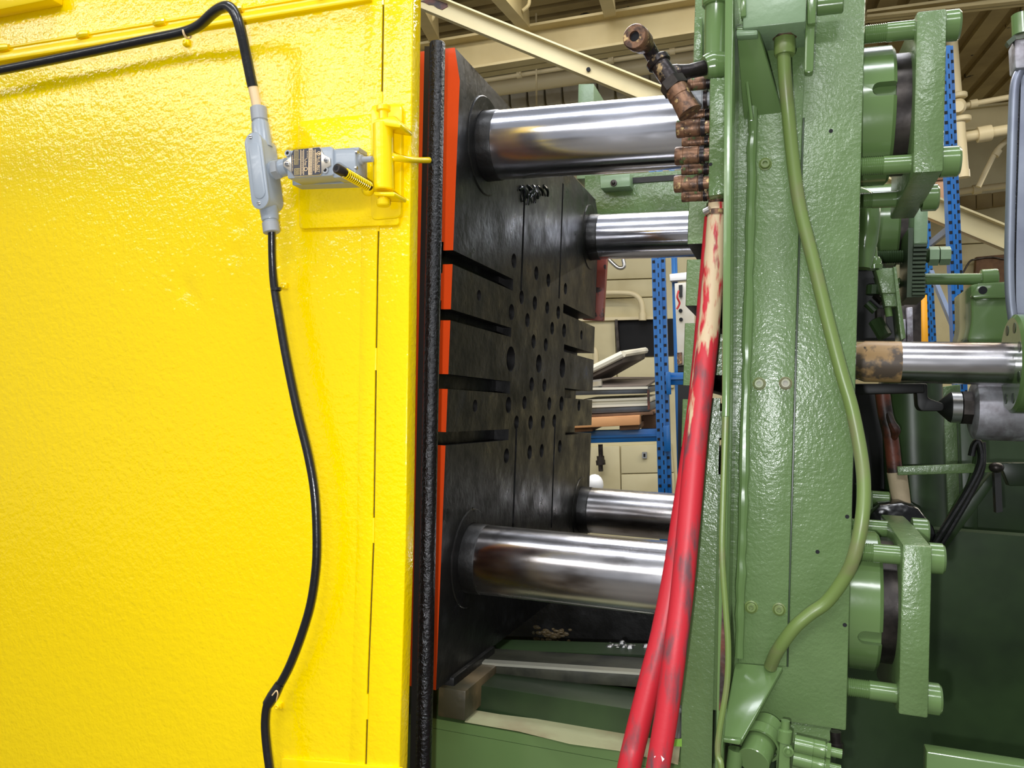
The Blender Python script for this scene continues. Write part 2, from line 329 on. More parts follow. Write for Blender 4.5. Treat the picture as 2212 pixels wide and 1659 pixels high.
# girder across the left bay
def beam(name, top, bot, d, label, depth=0.14, mm=CREAMB, lip=0.02, cat='beam', both=True, fl=0.16):
    (xa, ya), (xb, yb) = top; (xc, yc), (xd_, yd) = bot
    th = thing(name, bq((xa + xb) / 2, (yc + yd) / 2, d), label, cat)
    obj('web', BP([(xa, ya), (xb, yb), (xd_, yd), (xc, yc)], d, depth * 0.15), mm, th)
    k = fl
    for (p, q, s) in (((xa, ya), (xb, yb), 1), ((xc, yc), (xd_, yd), -1)):
        if s == -1 and not both: continue
        A = bq(*p, d); B_ = bq(*q, d); dn = (bq(xc, yc, d) - bq(xa, ya, d)).normalized() * s * lip
        m = MB().hull8([A - BY * k / 2, B_ - BY * k / 2, B_ + BY * k / 2, A + BY * k / 2], [A - BY * k / 2 + dn, B_ - BY * k / 2 + dn, B_ + BY * k / 2 + dn, A + BY * k / 2 + dn])
        obj('flange', m, mm, th)
    return th
beam('roof_girder', ((300, 203.5), (1850, -51.7)), ((300, 275), (1850, 26.6)), 6.4, 'deep cream steel girder along the ceiling behind the diagonal brace', fl=0.22)
# joists hanging under the deck, running away from the camera
for i, (xa, xb, xc, xd_) in enumerate((((1062), 1092, 1133, 1140), (1302, 1320, 1318, 1330), (880, 905, 938, 950))):
    yb = (62, 36, 88)[i]
    A = bc(xa, -40, CEIL); 
    q0, q1 = bq(xa + 4, -12, 5.2), bq(xc, yb, 6.3)
    q1 = Vector((q1.x, q1.y, q1.z)); w = BX * 0.045; h_ = BZ * 0.2
    th = thing('roof_joist', q0, ('cream roof joist above the brace beside the peeling paint', 'cream roof joist above the girder near the fittings', 'cream roof joist half hidden by the yellow door')[i], 'beam')
    obj('joist_web', MB().hull8([q0 - w, q0 + w, q0 + w + h_, q0 - w + h_], [q1 - w, q1 + w, q1 + w + h_, q1 - w + h_]), CREAMB, th)
    t0 = q1 - BY * 0.35 + BX * 0.07
    obj('hook', MB().tube([t0 - BZ * .02, t0 + BX * .05 + BZ * .02, t0 + BX * .05 + BZ * .1, t0 + BZ * .12], 0.014, 8), CREAMB, th)
# pipes under the girder
def pipe(pts, d, r, label, name='ceiling_pipe', mm=PIPEC, clamps=(), sub=6):
    Q = [bq(x, y, d) for x, y in pts]; th = thing(name, Q[0], label, 'pipe')
    obj('pipe_run', MB().tube(Q, r, 12, sub), mm, th)
    for (x, y) in clamps:
        c = bq(x, y, d); ax = (Q[-1] - Q[0]).normalized()
        obj('coupling', MB().cyl(c - ax * r * 1.2, c + ax * r * 1.2, r * 1.5, n=12), mm, th)
    return th
pipe([(600, 245), (930, 192), (1066, 171), (1280, 137), (1500, 103), (1560, 94)], 7.4, 0.02, 'thin cream pipe hung under the roof girder', clamps=((1122, 162), (1320, 131), (1452, 111)))
pipe([(600, 262), (930, 212), (1080, 190), (1290, 160), (1500, 128), (1560, 119)], 8.0, 0.075, 'thick cream pipe below the thin pipe under the girder')
for (xa, ya, yb, lab) in ((1122, 118, 160, 'thin hanger rod holding the thin pipe left of the brace'), (1322, 60, 130, 'thin hanger rod holding the thin pipe right of the brace'), (1158, 12, 232, 'long thin rod dropping past the thick pipe')):
    obj('hanger_rod', MB().cyl(bq(xa, ya, 7.3), bq(xa + 1, yb, 7.3), 0.008, n=8), PIPEC, label=lab, cat='rod')
# diagonal brace: a cream channel that runs right across behind the machine
brc = thing('diagonal_brace', bq(1500, 230, 5.0), 'long cream diagonal channel brace crossing behind the machine', 'beam')
up_ = [(600, -145), (2500, 621)]; lo_ = [(600, -109.6), (2500, 675)]
obj('web', BP([up_[0], up_[1], lo_[1], lo_[0]], 5.0, 0.012), CREAMB, brc)
A, B_ = bq(*up_[0], 5.0), bq(*up_[1], 5.0); nv = (bq(*lo_[0], 5.0) - A).normalized()
obj('top_flange', MB().hull8([A - BY * .05, B_ - BY * .05, B_ + BY * .02, A + BY * .02], [A - BY * .05 + nv * .012, B_ - BY * .05 + nv * .012, B_ + BY * .02 + nv * .012, A + BY * .02 + nv * .012]), CREAMB, brc)
A, B_ = bq(*lo_[0], 5.0), bq(*lo_[1], 5.0)
obj('bottom_flange', MB().hull8([A - BY * .012, B_ - BY * .012, B_ + BY * .05, A + BY * .05], [A - BY * .012 - nv * .01, B_ - BY * .012 - nv * .01, B_ + BY * .05 - nv * .01, A + BY * .05 - nv * .01]), CREAMB, brc)
c = bq(1271, 150, 4.99); obj('bolt_hole', MB().cyl(c - BY * .004, c + BY * .006, 0.013, n=14), HOLE, brc)
obj('peeled_patch', BP([(905, 2), (930, -2), (948, 1), (966, 8), (967, 14), (955, 21), (944, 17), (936, 11), (926, 10), (916, 5)], 4.995, 0.004), RUST, brc)
# right bay pipework and beams
beam('wall_beam', ((2060, 236), (2260, 214)), ((2060, 286), (2260, 268)), 9.0, 'flat cream beam between two pipes at upper right', fl=0.1)
beam('roof_edge_beam', ((1870, 28), (2260, -24)), ((1870, 44), (2260, 2)), 7.0, 'narrow cream beam along the top right corner', fl=0.12)
pipe([(2085, 228), (2130, 219), (2212, 204)], 7.6, 0.023, 'thin cream pipe at valve height on the right', clamps=((2103, 224),))
pipe([(2075, 298), (2130, 288), (2212, 274)], 7.5, 0.043, 'thick cream branch pipe below the valve', clamps=((2126, 289),))
pipe([(2060, 416), (2120, 407), (2212, 396)], 11.5, 0.04, 'lowest cream cross pipe above the blocks', clamps=((2110, 409),))
pipe([(2113, 404), (2150, 330), (2178, 300)], 9.4, 0.027, 'slanting cream pipe rising from the lowest pipe', clamps=((2153, 330),))
vp = thing('riser_pipe', bq(2078, 380, 7.4), 'upright cream riser pipe with a flanged valve', 'pipe')
obj('riser_tube', MB().cyl(bq(2056, 84, 7.4), bq(2066, 205, 7.4), 0.043, n=16), PIPEC, vp)
obj('lower_tube', MB().cyl(bq(2070, 262, 7.4), bq(2078, 372, 7.4), 0.05, n=16), PIPEC, vp)
obj('end_cap', MB().cyl(bq(2078, 368, 7.4), bq(2079, 384, 7.4), 0.056, n=16), PIPEC, vp)
for (xa, ya, xb, yb, rr) in ((2069, 202, 2070, 213, 0.07), (2075, 253, 2076, 264, 0.078)):
    obj('flange', MB().cyl(bq(xa, ya, 7.4), bq(xb, yb, 7.4), rr, n=18, ch=0.008), PIPEC, vp)
obj('valve_body', MB().ball(bq(2070, 230, 7.4), 0.062, 0.062, 0.066), PIPEC, vp)
c = bq(2069, 230, 7.3); obj('bonnet', MB().cyl(c, c + BY * .06, 0.045, n=16), PIPEC, vp)
# blocks on top of the wall at the right, small clutter
for i, x0 in enumerate((2075, 2110, 2145, 2180)):
    obj('block_course', BP([(x0, 424 - i * 4), (x0 + 33, 420 - i * 4), (x0 + 34, 452 - i * 5), (x0, 456 - i * 5)], DRR - 0.2, 0.15), DECKD, wallr, bevel=0.01)
box_ = thing('carton', bq(2040, 430, 7.0), 'brown carton on the rack behind the upper keeper plate', 'box')
obj('carton_body', BP([(2018, 385), (2050, 382), (2054, 428), (2022, 430)], 7.0, 0.3), CARD, box_, bevel=0.004)
obj('carton_flap', BP([(2016, 384), (2051, 380), (2051, 386), (2017, 390)], 6.98, 0.05), WOODD, box_)
# --- pallet rack
def upright(name, x0, y0, x1, y1, wpx, d, label, holes=True, wid=0.035):
    a = bq(x0, y0, d); b_ = bq(x1, y1, d); ax = (b_ - a).normalized()
    t = (-1.5 + 0.0 - a.z + CAM.z - 0.0); foot = a + ax * ((0.0 - a.z) / ax.z)
    w = BX * (bq(x0 + wpx, y0, d) - bq(x0, y0, d)).length / 2
    th = thing(name, foot, label, 'rack')
    nseg = 3
    dz = [(-1.0, -0.42, 0.0), (-0.42, 0.42, 0.012), (0.42, 1.0, 0.0)]     # face with a raised centre rib
    for (l, rr, o_) in dz:
        pa = [a + w * l - BY * o_, a + w * rr - BY * o_, a + w * rr + BY * wid * 2, a + w * l + BY * wid * 2]
        pb = [p + (foot - a) for p in pa]
        obj('upright_fold', MB().hull8(pa, pb), BLUE, th)
    if holes:
        m = MB(); L_ = (foot - a).length; s = 0.03
        while s < L_:
            for l in (-0.68, 0.68):
                c = a + ax * s + w * l - BY * 0.0015; hw = BX * 0.0075; hh = ax * 0.008
                m.prism([c - hw - hh, c + hw - hh, c + hw + hh, c - hw + hh], BY * 0.003)
            c = a + ax * (s + 0.025) - BY * 0.0135; hw = BX * 0.003; hh = ax * 0.012
            m.prism([c - hw - hh, c + hw - hh, c + hw + hh, c - hw + hh], BY * 0.003)
            s += 0.052
        obj('punched_holes', m, HOLE, th, kind='stuff')
    return th
upright('rack_upright', 1415, 330, 1436, 1060, 29, 4.6, 'blue punched rack upright seen between the two platens')
upright('rack_upright', 1450, 340, 1470, 1060, 12, 5.7, 'rear blue rack upright right behind the one between the platens', holes=False)
upright('rack_upright', 2046, 100, 2072, 720, 26, 4.7, 'tall blue punched rack upright at the far right')
upright('rack_upright', 1999, 470, 2012, 720, 20, 5.8, 'rear blue rack upright beside the orange post guard')
bm_l = thing('rack_beam', bq(1350, 945, 4.62), 'blue rack beam carrying the wooden pallet', 'rack')
obj('beam_body', BP([(1180, 933), (1432, 926), (1433, 953), (1180, 960)], 4.62, 0.05), BLUE, bm_l, bevel=0.004)
obj('beam_ledge', BP([(1180, 944), (1432, 937), (1432, 942), (1180, 949)], 4.61, 0.03), BLUE, bm_l)
obj('end_plate', BP([(1432, 920), (1446, 919), (1449, 975), (1435, 976)], 4.575, 0.01), BLUE, bm_l, bevel=0.002)
bm_r = thing('rack_beam', bq(1560, 815, 4.62), 'blue rack beam running right behind the green platen', 'rack')
obj('beam_body', BP([(1446, 805), (2040, 790), (2040, 814), (1447, 832)], 4.62, 0.05), BLUE, bm_r, bevel=0.004)
obj('beam_ledge', BP([(1446, 815), (2040, 800), (2040, 805), (1446, 820)], 4.61, 0.03), BLUE, bm_r)
obj('end_plate', BP([(1437, 804), (1448, 803), (1450, 852), (1440, 853)], 4.575, 0.01), BLUE, bm_r, bevel=0.002)
for (p, q, lab) in (((2012, 525), (2056, 490), 'short dark diagonal rack brace near the hex nuts'), ((2012, 590), (2068, 725), 'grey diagonal rack brace beside the orange guard')):
    a, b_ = bq(*p, 5.7), bq(*q, 4.9); w = Vector((0, 0, 0.02)); t = BX * 0.012
    obj('rack_brace', MB().hull8([a - w - t, a + w - t, a + w + t, a - w + t], [b_ - w - t, b_ + w - t, b_ + w + t, b_ - w + t]), BLUED, label=lab, cat='rack')
obj('post_guard', BP([(1990, 640), (2003, 636), (2010, 900), (1997, 900)], 4.9, 0.06), ORNG, bevel=0.006, label='orange upright post guard beside the rear blue rack upright', cat='guard')
# pallet with trays on the blue beam
pal = thing('wooden_pallet', bq(1330, 930, 4.7), 'pale wooden pallet on the blue rack beam', 'pallet')
for px, d, dep, m in (([(1220, 905), (1382, 897), (1382, 918), (1220, 926)], 4.55, 0.1, WOOD), ([(1240, 897), (1410, 889), (1412, 896), (1240, 904)], 4.6, 1.0, WOODD), ([(1338, 918), (1380, 915), (1380, 928), (1338, 930)], 4.58, 0.9, WOODD), ([(1240, 922), (1280, 921), (1280, 932), (1240, 934)], 4.58, 0.9, WOODD), ([(1385, 898), (1425, 895), (1425, 926), (1385, 929)], 4.9, 0.5, WOODD)):
    obj('pallet_board', BP(px, d, dep), m, pal, bevel=0.004)
def tray(px, d, dep, m, label, lipm=None):
    th = thing('metal_tray', bq(px[3][0], px[3][1], d), label, 'tray')
    obj('tray_pan', BP(px, d, dep), m, th, bevel=0.006)
    x0, y0 = px[0]; x1, y1 = px[1]
    obj('tray_rim', BP([(x0, y0 - 2), (x1 + 1, y1 - 2), (x1 + 1, y1 + 3), (x0, y0 + 3)], d - 0.012, 0.02), lipm or m, th)
    return th
tray([(1220, 880), (1402, 873), (1403, 889), (1220, 896)], 4.6, 0.9, TRAYD, 'lowest dark grey tray on the pallet', TRAYL)
tray([(1240, 866), (1398, 860), (1398, 872), (1240, 878)], 4.62, 0.85, TRAYL, 'cream tray in the middle of the stack on the pallet')
tray([(1200, 841), (1398, 837), (1399, 850), (1200, 855)], 4.58, 0.95, TRAYD, 'top flat grey tray with a dirty upper face', TRAYL)
a = [bq(1240, 842, 4.6), bq(1396, 838, 4.6), bq(1426, 818, 5.5), bq(1270, 818, 5.5)]
obj('dirty_sheet', MB().prism(a, BZ * 0.012), TRAYT, label='dirty brown sheet lying on the top tray', cat='sheet')
t = thing('tilted_panel', bq(1300, 815, 4.9), 'grey metal panel leaning at an angle on the tray stack', 'panel')
a = [bq(1262, 806, 4.8), bq(1345, 766, 4.8), bq(1394, 758, 5.3), bq(1320, 800, 5.3)]
obj('panel_sheet', MB().prism(a, (0.0, 0.0, -0.05)), TRAYT, t, bevel=0.006)
obj('panel_edge', MB().tube([bq(1264, 805, 4.78), bq(1345, 765, 4.78)], 0.022, 8, 1), TRAYL, t)
obj('square_tube', MB().tube([bq(1345, 765, 4.78), bq(1394, 757, 5.28)], 0.02, 8, 1), TRAYL, t)
obj('steel_bar', MB().cyl(bq(1262, 833, 4.6), bq(1300, 828, 4.6), 0.025, n=6), STEEL, label='short bright steel bar on the dirty sheet', cat='bar')
obj('corner_strap', BP([(1398, 842), (1403, 841), (1404, 884), (1399, 886)], 4.56, 0.01), RUST, label='rusty upright strap at the tray stack corner', cat='strap')
# wall conduits
pipe([(1270, 634), (1340, 632), (1372, 637), (1386, 655), (1388, 680)], DL - 0.2, 0.028, 'cream wall conduit bending down above the dark opening', 'wall_conduit')
c = bq(1388, 676, DL - .2); obj('conduit_end', MB().cyl(c, bq(1388, 692, DL - .2), 0.038, n=12), PIPEC, label='cream end fitting of the bent wall conduit', cat='fitting')
pipe([(1270, 757), (1285, 757), (1287, 790)], DL - 0.3, 0.03, 'short cream wall elbow behind the platen blocks', 'wall_conduit')
pipe([(1315, 560), (1335, 578), (1348, 576), (1346, 560)], DL - 0.5, 0.02, 'looped grey conduit under the far upper tie bar', 'wall_conduit', mm=STEEL)
vf = thing('wall_tap', bq(1298, 1010, DL - .2), 'small grey tap fitting on the lower wall', 'tap')
for (y0, y1, rr) in ((960, 985, 0.025), (985, 1000, 0.04), (1000, 1018, 0.025), (994, 1004, 0.05)):
    obj('tap_piece', MB().cyl(bq(1297, y0, DL - .2), bq(1298, y1, DL - .2), rr, n=10), DSTEEL, vf)
sk = thing('wall_socket', bq(1392, 985, DL - .1), 'small grey socket box on the lower wall', 'socket')
obj('socket_plate', BP([(1387, 977), (1397, 977), (1397, 990), (1387, 990)], DL - .1, .04), GRYD, sk); obj('socket_slot', BP([(1390, 980), (1394, 980), (1394, 987), (1390, 987)], DL - .104, .01), HOLE, sk)
bag = MB().ball(bq(1284, 1048, 4.4), 0.05, 0.06, 0.06); obj('white_bag', bag, WHITE, label='crumpled white plastic bag above the far lower tie bar', cat='bag')
el = thing('electrical_panel', bq(1470, 790, 5.2), 'grey upright electrical strip with loose wires beside the rack', 'panel')
obj('panel_strip', BP([(1457, 612), (1500, 608), (1500, 786), (1464, 790)], 5.2, 0.05), SIDING, el, bevel=0.004)
obj('panel_post', BP([(1464, 790), (1500, 786), (1500, 1500), (1466, 1500)], 5.22, 0.05), BLACK, el)
obj('terminal_block', BP([(1466, 616), (1474, 615), (1474, 640), (1467, 641)], 5.17, 0.03), BLACK, el)
obj('wire', MB().tube([bq(1466, 628, 5.15), bq(1463, 642, 5.14), bq(1468, 655, 5.15), bq(1462, 668, 5.15)], 0.006, 6), REDW, el)
for (x, y) in ((1470, 671), (1471, 690)): c = bq(x, y, 5.19); obj('knockout', MB().cyl(c, c + BY * .015, .012, n=10), HOLE, el)
obj('brass_lug', BP([(1462, 762), (1473, 761), (1474, 786), (1463, 787)], 5.17, 0.03), BRASS, el)
obj('light_cover', BP([(1446, 592), (1500, 586), (1500, 603), (1447, 607)], 5.6, 0.1), WHITE, bevel=0.005, label='white strip light cover behind the blue upright', cat='light')
# dim grey and dark things right of the fixed platen
mc = thing('grey_cabinet', bq(1960, 730, 4.3), 'dark grey machine cabinet left of the orange guard', 'cabinet')
obj('cabinet_body', BP([(1930, 645), (1990, 638), (1992, 900), (1930, 900)], 4.3, 0.4), DSTEEL, mc, bevel=0.005)
for px in ([(1946, 690), (1957, 689), (1958, 740), (1947, 740)], [(1959, 664), (1972, 663), (1973, 740), (1960, 740)], [(1932, 668), (1944, 667), (1945, 735), (1933, 735)]):
    obj('cabinet_panel', BP(px, 4.27, 0.03), ALU, mc, bevel=0.004)
obj('shelf_box', BP([(1900, 575), (1985, 570), (1985, 605), (1900, 610)], 5.0, 0.3), WOOD, bevel=0.004, label='pale wooden crate behind the threaded stud', cat='crate')
w_ = MB().tube([bq(2080, 590, DRR - .3), bq(2095, 565, DRR - .3), bq(2110, 560, DRR - .3), bq(2140, 556, DRR - .3), bq(2170, 560, DRR - .3)], 0.012, 6)
obj('wall_cable', w_, DSTEEL, label='thin dark cable looping on the right wall', cat='cable')
obj('brown_board', BP([(2110, 555), (2185, 548), (2185, 620), (2105, 620)], DRR - .28, .1), WOODD, label='brown board leaning on the right wall by the grey sheet', cat='board')

# ================================================================== MACHINE
YN, YF, ZU, ZL, RB = 1.69, 2.68, 2.077, 1.158, 0.075       # tie bar axes and radius
XP = -0.67                                                  # working face of the moving platen
YS = 1.53                                                   # near side of the moving platen
# ---------------- moving platen
zt = ux(996, 101, XP).z; zb = ux(943, 1490, XP).z
mp = thing('moving_platen', (-0.85, 2.16, zb), 'black faced moving platen with T-slots, ejector holes and orange-red side', 'platen')
prof = [(-1.08, zb), (XP, zb), (XP, zt - 0.07), (XP - 0.014, zt), (-1.08, zt)]
body = obj('platen_body', MB().prism([(x, YS, z) for x, z in prof], (0, 1.26, 0)), BLK, mp)
slots = []; gaps = ((541, 571), (668, 692), (808, 840), (933, 962)); ye = (1109, 1104, 1101, 1097); xs_ = (961, 959, 957, 954)
for (g0, g1), xe, xn in zip(gaps, ye, xs_):
    z1 = ux(xn + 10, g0 + 4, XP).z; z0 = ux(xn + 10, g1 + 4, XP).z
    z1 = uy(xn, g0, YS).z; z0 = uy(xn, g1, YS).z
    yend = ux(xe, g0 + 50, XP).y
    m = MB(); m.box((XP - 0.024, YS - 0.05, z0), (XP + 0.05, yend, z1)); slots.append(m)
    m = MB(); m.box((XP - 0.042, YS - 0.05, z0 - 0.018), (XP - 0.022, yend + 0.01, z1 + 0.018)); slots.append(m)
    m = MB(); m.box((XP - 0.06, ux(1218, g0 + 90, XP).y, z0), (XP + 0.05, 3.0, z1)); slots.append(m)
for (xa, ya, xb, yb) in ((1133, 415, 1126, 628), (1115, 915, 1109, 1140), (1216, 396, 1208, 645), (1198, 915, 1192, 1140)):
    p = ux(xa, ya, XP); q = ux(xb, yb, XP); y = (p.y + q.y) / 2
    m = MB(); m.box((XP - 0.03, y - 0.007, q.z), (XP + 0.05, y + 0.007, p.z)); slots.append(m)
holes = [(562, 448, 40), (680, 513, 38), (743, 550, 36), (672, 670, 38), (737, 695, 34), (633, 760, 38), (763, 803, 35), (549, 718, 44), (833, 595, 32), (795, 720, 36), (602, 640, 38), (665, 872, 38), (729, 890, 36), (693, 990, 50), (655, 1098, 38), (722, 1103, 36), (617, 1195, 36), (748, 1200, 36), (545, 965, 68), (817, 1012, 54), (533, 1207, 44), (812, 1200, 40), (575, 1300, 38), (649, 1300, 38), (714, 1298, 36), (774, 1290, 34), (644, 1457, 38), (708, 1448, 36), (522, 1475, 40), (803, 1425, 34), (826, 815, 38), (378, 630, 30), (357, 1212, 34), (917, 838, 26), (904, 1210, 30)]
hm = MB()
for cx, cy, ry in holes:
    x, y = 880 + cx * .41, 380 + cy * .41; p = ux(x, y, XP); t = ux(x, y - ry * .41, XP); rr = (t.z - p.z)
    hm.cyl((XP - 0.07, p.y, p.z), (XP + 0.05, p.y, p.z), rr, n=18)
bores = MB()
for (Y, Z) in ((YN, ZU), (YN, ZL), (YF, ZU), (YF, ZL)): bores.cyl((-1.2, Y, Z), (XP + .05, Y, Z), RB + .002, n=64)
cut(body, slots + [hm, bores])
body.data.materials.append(REDP); body.data.materials.append(BLKD)
for p in body.data.polygons:
    wc = p.center + WL[body.name]
    if p.normal.y < -0.9 and wc.y < YS + 0.005: p.material_index = 1
    elif wc.x < XP - 0.02 and wc.y > YS + 0.01 and wc.z < zt - 0.02 and wc.z > zb + 0.02 and wc.x > -1.0 and abs(p.normal.x) < 0.95: p.material_index = 2
for (Y, Z) in ((YN, ZU), (YN, ZL), (YF, ZU), (YF, ZL)):
    obj('bushing_ring', MB().lathe((XP - 0.01, Y, Z), (1, 0, 0), [(0, RB + .034), (0.011, RB + .034), (0.013, RB + .032), (0.013, RB + .003), (0.0, RB + .003)], 32, cap=False), BLK, mp)
obj('far_red_plate', PR([(1283, 562), (1310, 555), (1302, 693), (1258, 690)], 2.84, 0.03), REDB, bevel=0.002, label='mottled dull red plate standing behind the far edge of the black platen', cat='plate')
# grease blob under the upper bar
g = MB()
for i in range(14):
    a = ux(1130 + random.uniform(-8, 45), 400 + random.uniform(0, 6), XP); b_ = a + Vector((0.004, random.uniform(-.02, .04), -random.uniform(.01, .05)))
    g.tube([a, (a + b_) / 2 + Vector((.006, 0, 0)), b_], 0.004, 6, 3)
obj('grease_strings', g, TARP, mp, kind='stuff')
# ---------------- tie bars
XE = 0.165
bl = {(0, 1): 'near upper chrome tie bar in front of the black platen', (0, 0): 'near lower chrome tie bar behind the red hoses', (1, 1): 'far upper chrome tie bar', (1, 0): 'far lower chrome tie bar, mostly hidden by the near one'}
for iy, Y in enumerate((YN, YF)):
    for iz, Z in enumerate((ZL, ZU)):
        th = thing('tie_bar', (-0.3, Y, Z - RB), bl[(iy, iz)], 'tie bar', 'four chrome tie bars')
        obj('bar', MB().cyl((XP - 0.3, Y, Z), (XE, Y, Z), RB, n=64), CHR if iz else CHRS, th)
        obj('collar', MB().lathe((XP, Y, Z), (1, 0, 0), [(0, RB + .0018), (0.034, RB + .0016), (0.036, RB + .0006), (0.037, RB)], 48, cap=False), BLK, th)
# ---------------- fixed platen
XL, XR, YG = -0.196, 0.0975, 1.52
zfb = uy(1830, 1580, YG).z; zft = 2.5
fp = thing('fixed_platen', (-0.05, 2.16, zfb), 'green fixed platen with bolted side plate and notched T-slots', 'platen')
fb = obj('platen_body', MB().box((XL, YG, zfb), (XR, 2.86, zft)), GRN, fp, bevel=0.004)
cs = []
for (x, g0, g1) in ((1484, 527, 561), (1478, 660, 698), (1473, 832, 862), (1467, 965, 996)):
    z1 = uy(x, g0, YG).z; z0 = uy(x, g1, YG).z; m = MB(); m.box((XL - .05, YG - .05, z0), (XL + 0.035, 3.0, z1)); cs.append(m)
    m = MB(); m.box((XL + .03, YG - .05, z0 - .02), (XL + 0.075, 3.0, z1 + .02)); cs.append(m)
bores = MB()
for (Y, Z) in ((YN, ZU), (YN, ZL), (YF, ZU), (YF, ZL)): bores.cyl((-.4, Y, Z), (XR + .05, Y, Z), RB + .002, n=64)
cut(fb, cs + [bores])
fb.data.materials.append(BLKD)
for p in fb.data.polygons:
    wc = p.center + WL[fb.name]
    if XL + 0.005 < wc.x < XL + 0.08 and p.normal.y > -0.5 and 1.3 < wc.z < 1.9: p.material_index = 1
# notch block at the foot of the flange, side plate, weld bead, flange plate
def xpx(x, y, Y): return uy(x, y, Y).x
z_hi, z_lo = 2.42, 1.055
obj('side_plate', MB().prism(P([(1635, -80), (1748, -80), (1733, 260), (1716, 800), (1700, 1440), (1594, 1432), (1616, 800), (1630, 260)], YG - 0.006), (0, 0.012, 0)), GRN, fp, bevel=0.002)
obj('joint_groove', MB().tube(P([(1736, 255), (1727, 520), (1716, 900), (1706, 1250), (1701, 1440)], YG - 0.0055), 0.0016, 6, 3), GRND, fp)
FY = 1.37
flg = [(1563, -60), (1586, -60), (1582, 400), (1576, 870), (1570, 1250), (1560, 1600), (1548, 1720), (1526, 1720), (1540, 1600), (1548, 1250), (1556, 870), (1561, 400)]
a = uy(1574, 800, FY).x
fl_plate = MB().box((a - 0.008, FY, 0.93), (a + 0.008, YG + 0.01, 2.6))
obj('edge_flange', MB().prism(P([(1566, -60), (1585, -60), (1576, 870), (1562, 1600), (1557, 1720), (1541, 1720), (1546, 1600), (1559, 870)], FY), (0, YG - FY + 0.01, 0)), GRNS, fp, bevel=0.003)
wb = MB(); rnd = random.Random(3); pts = []; rad = []
for i in range(40):
    t = i / 39; y = 230 + t * 1190; x = 1624 + (1593 - 1624) * t + 3; pts.append(uy(x + rnd.uniform(-1.2, 1.2), y, YG - 0.012)); rad.append(0.0085 + rnd.uniform(-.0012, .0012))
obj('weld_bead', wb.tube(pts, rad, 10, 3), GRNS, fp)
obj('weld_bead', MB().tube(P([(1603, 80), (1614, 180), (1624, 260)], 1.47), 0.003, 8, 6), GRNS, fp)
# sloped gussets top and bottom
def gus(near, far, yn_, yf_, th_=0.012):
    A = [uy(*near[0], yn_), uy(*near[1], yn_), uy(*far[1], yf_), uy(*far[0], yf_)]
    n = (A[1] - A[0]).cross(A[2] - A[0]).normalized() * th_
    if n.y < 0: n = -n
    return MB().hull8(A, [p + n for p in A])
obj('gusset', gus(((1590, 62), (1637, 62)), ((1606, 256), (1690, 246)), 1.40, YG - .004), GRNS, fp, bevel=0.003)
obj('gusset_lip', PR([(1590, 63), (1637, 63), (1637, 75), (1590, 78)], 1.395, 0.02), GRNP, fp, bevel=0.003)
obj('gusset', gus(((1556, 1596), (1602, 1600)), ((1588, 1430), (1692, 1440)), 1.40, YG - .004), GRNS, fp, bevel=0.003)
obj('gusset_lip', PR([(1556, 1594), (1602, 1598), (1599, 1611), (1554, 1603)], 1.395, 0.02), GRNS, fp, bevel=0.003)
# socket head screws in the side plate
def cap_screw(x, y, Y, r_):
    c = uy(x, y, Y)
    o = obj('cap_screw', MB().lathe(c, (0, -1, 0), [(-.004, r_ * 1.35), (0.002, r_ * 1.35), (0.003, r_ * 1.1), (0.001, r_ * 1.05), (0.001, r_), (0.007, r_), (0.008, r_ * .85), (0.008, r_ * .5), (0.003, r_ * .48)], 18, cap=True), GRNO, fp)
    return o
for x, y in ((1653, 355), (1640, 829), (1697, 828), (1623, 1311), (1683, 1316)): cap_screw(x, y, YG - 0.006, 0.0085)
for x, y in ((1795, 283), (1830, 1116), (1825, 1350), (1766, 1192)):
    c = uy(x, y, YG); obj('tapped_hole', MB().cyl(c + Vector((0, -.0006, 0)), c + Vector((0, .004, 0)), 0.0035, n=12), HOLE, fp)
obj('foot_plate', PR([(1590, 1500), (1797, 1510), (1793, 1800), (1575, 1800)], YG + 0.012, 0.05), GRN, fp, bevel=0.003)
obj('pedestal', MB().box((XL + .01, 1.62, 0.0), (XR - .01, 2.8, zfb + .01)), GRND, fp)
# ledges on the near left edge of the platen (below the hoses)
obj('side_ledge', PR([(1496, 860), (1556, 860), (1546, 1250), (1536, 1720), (1470, 1720), (1476, 1250)], YG - 0.004, 0.01), GRN, fp)
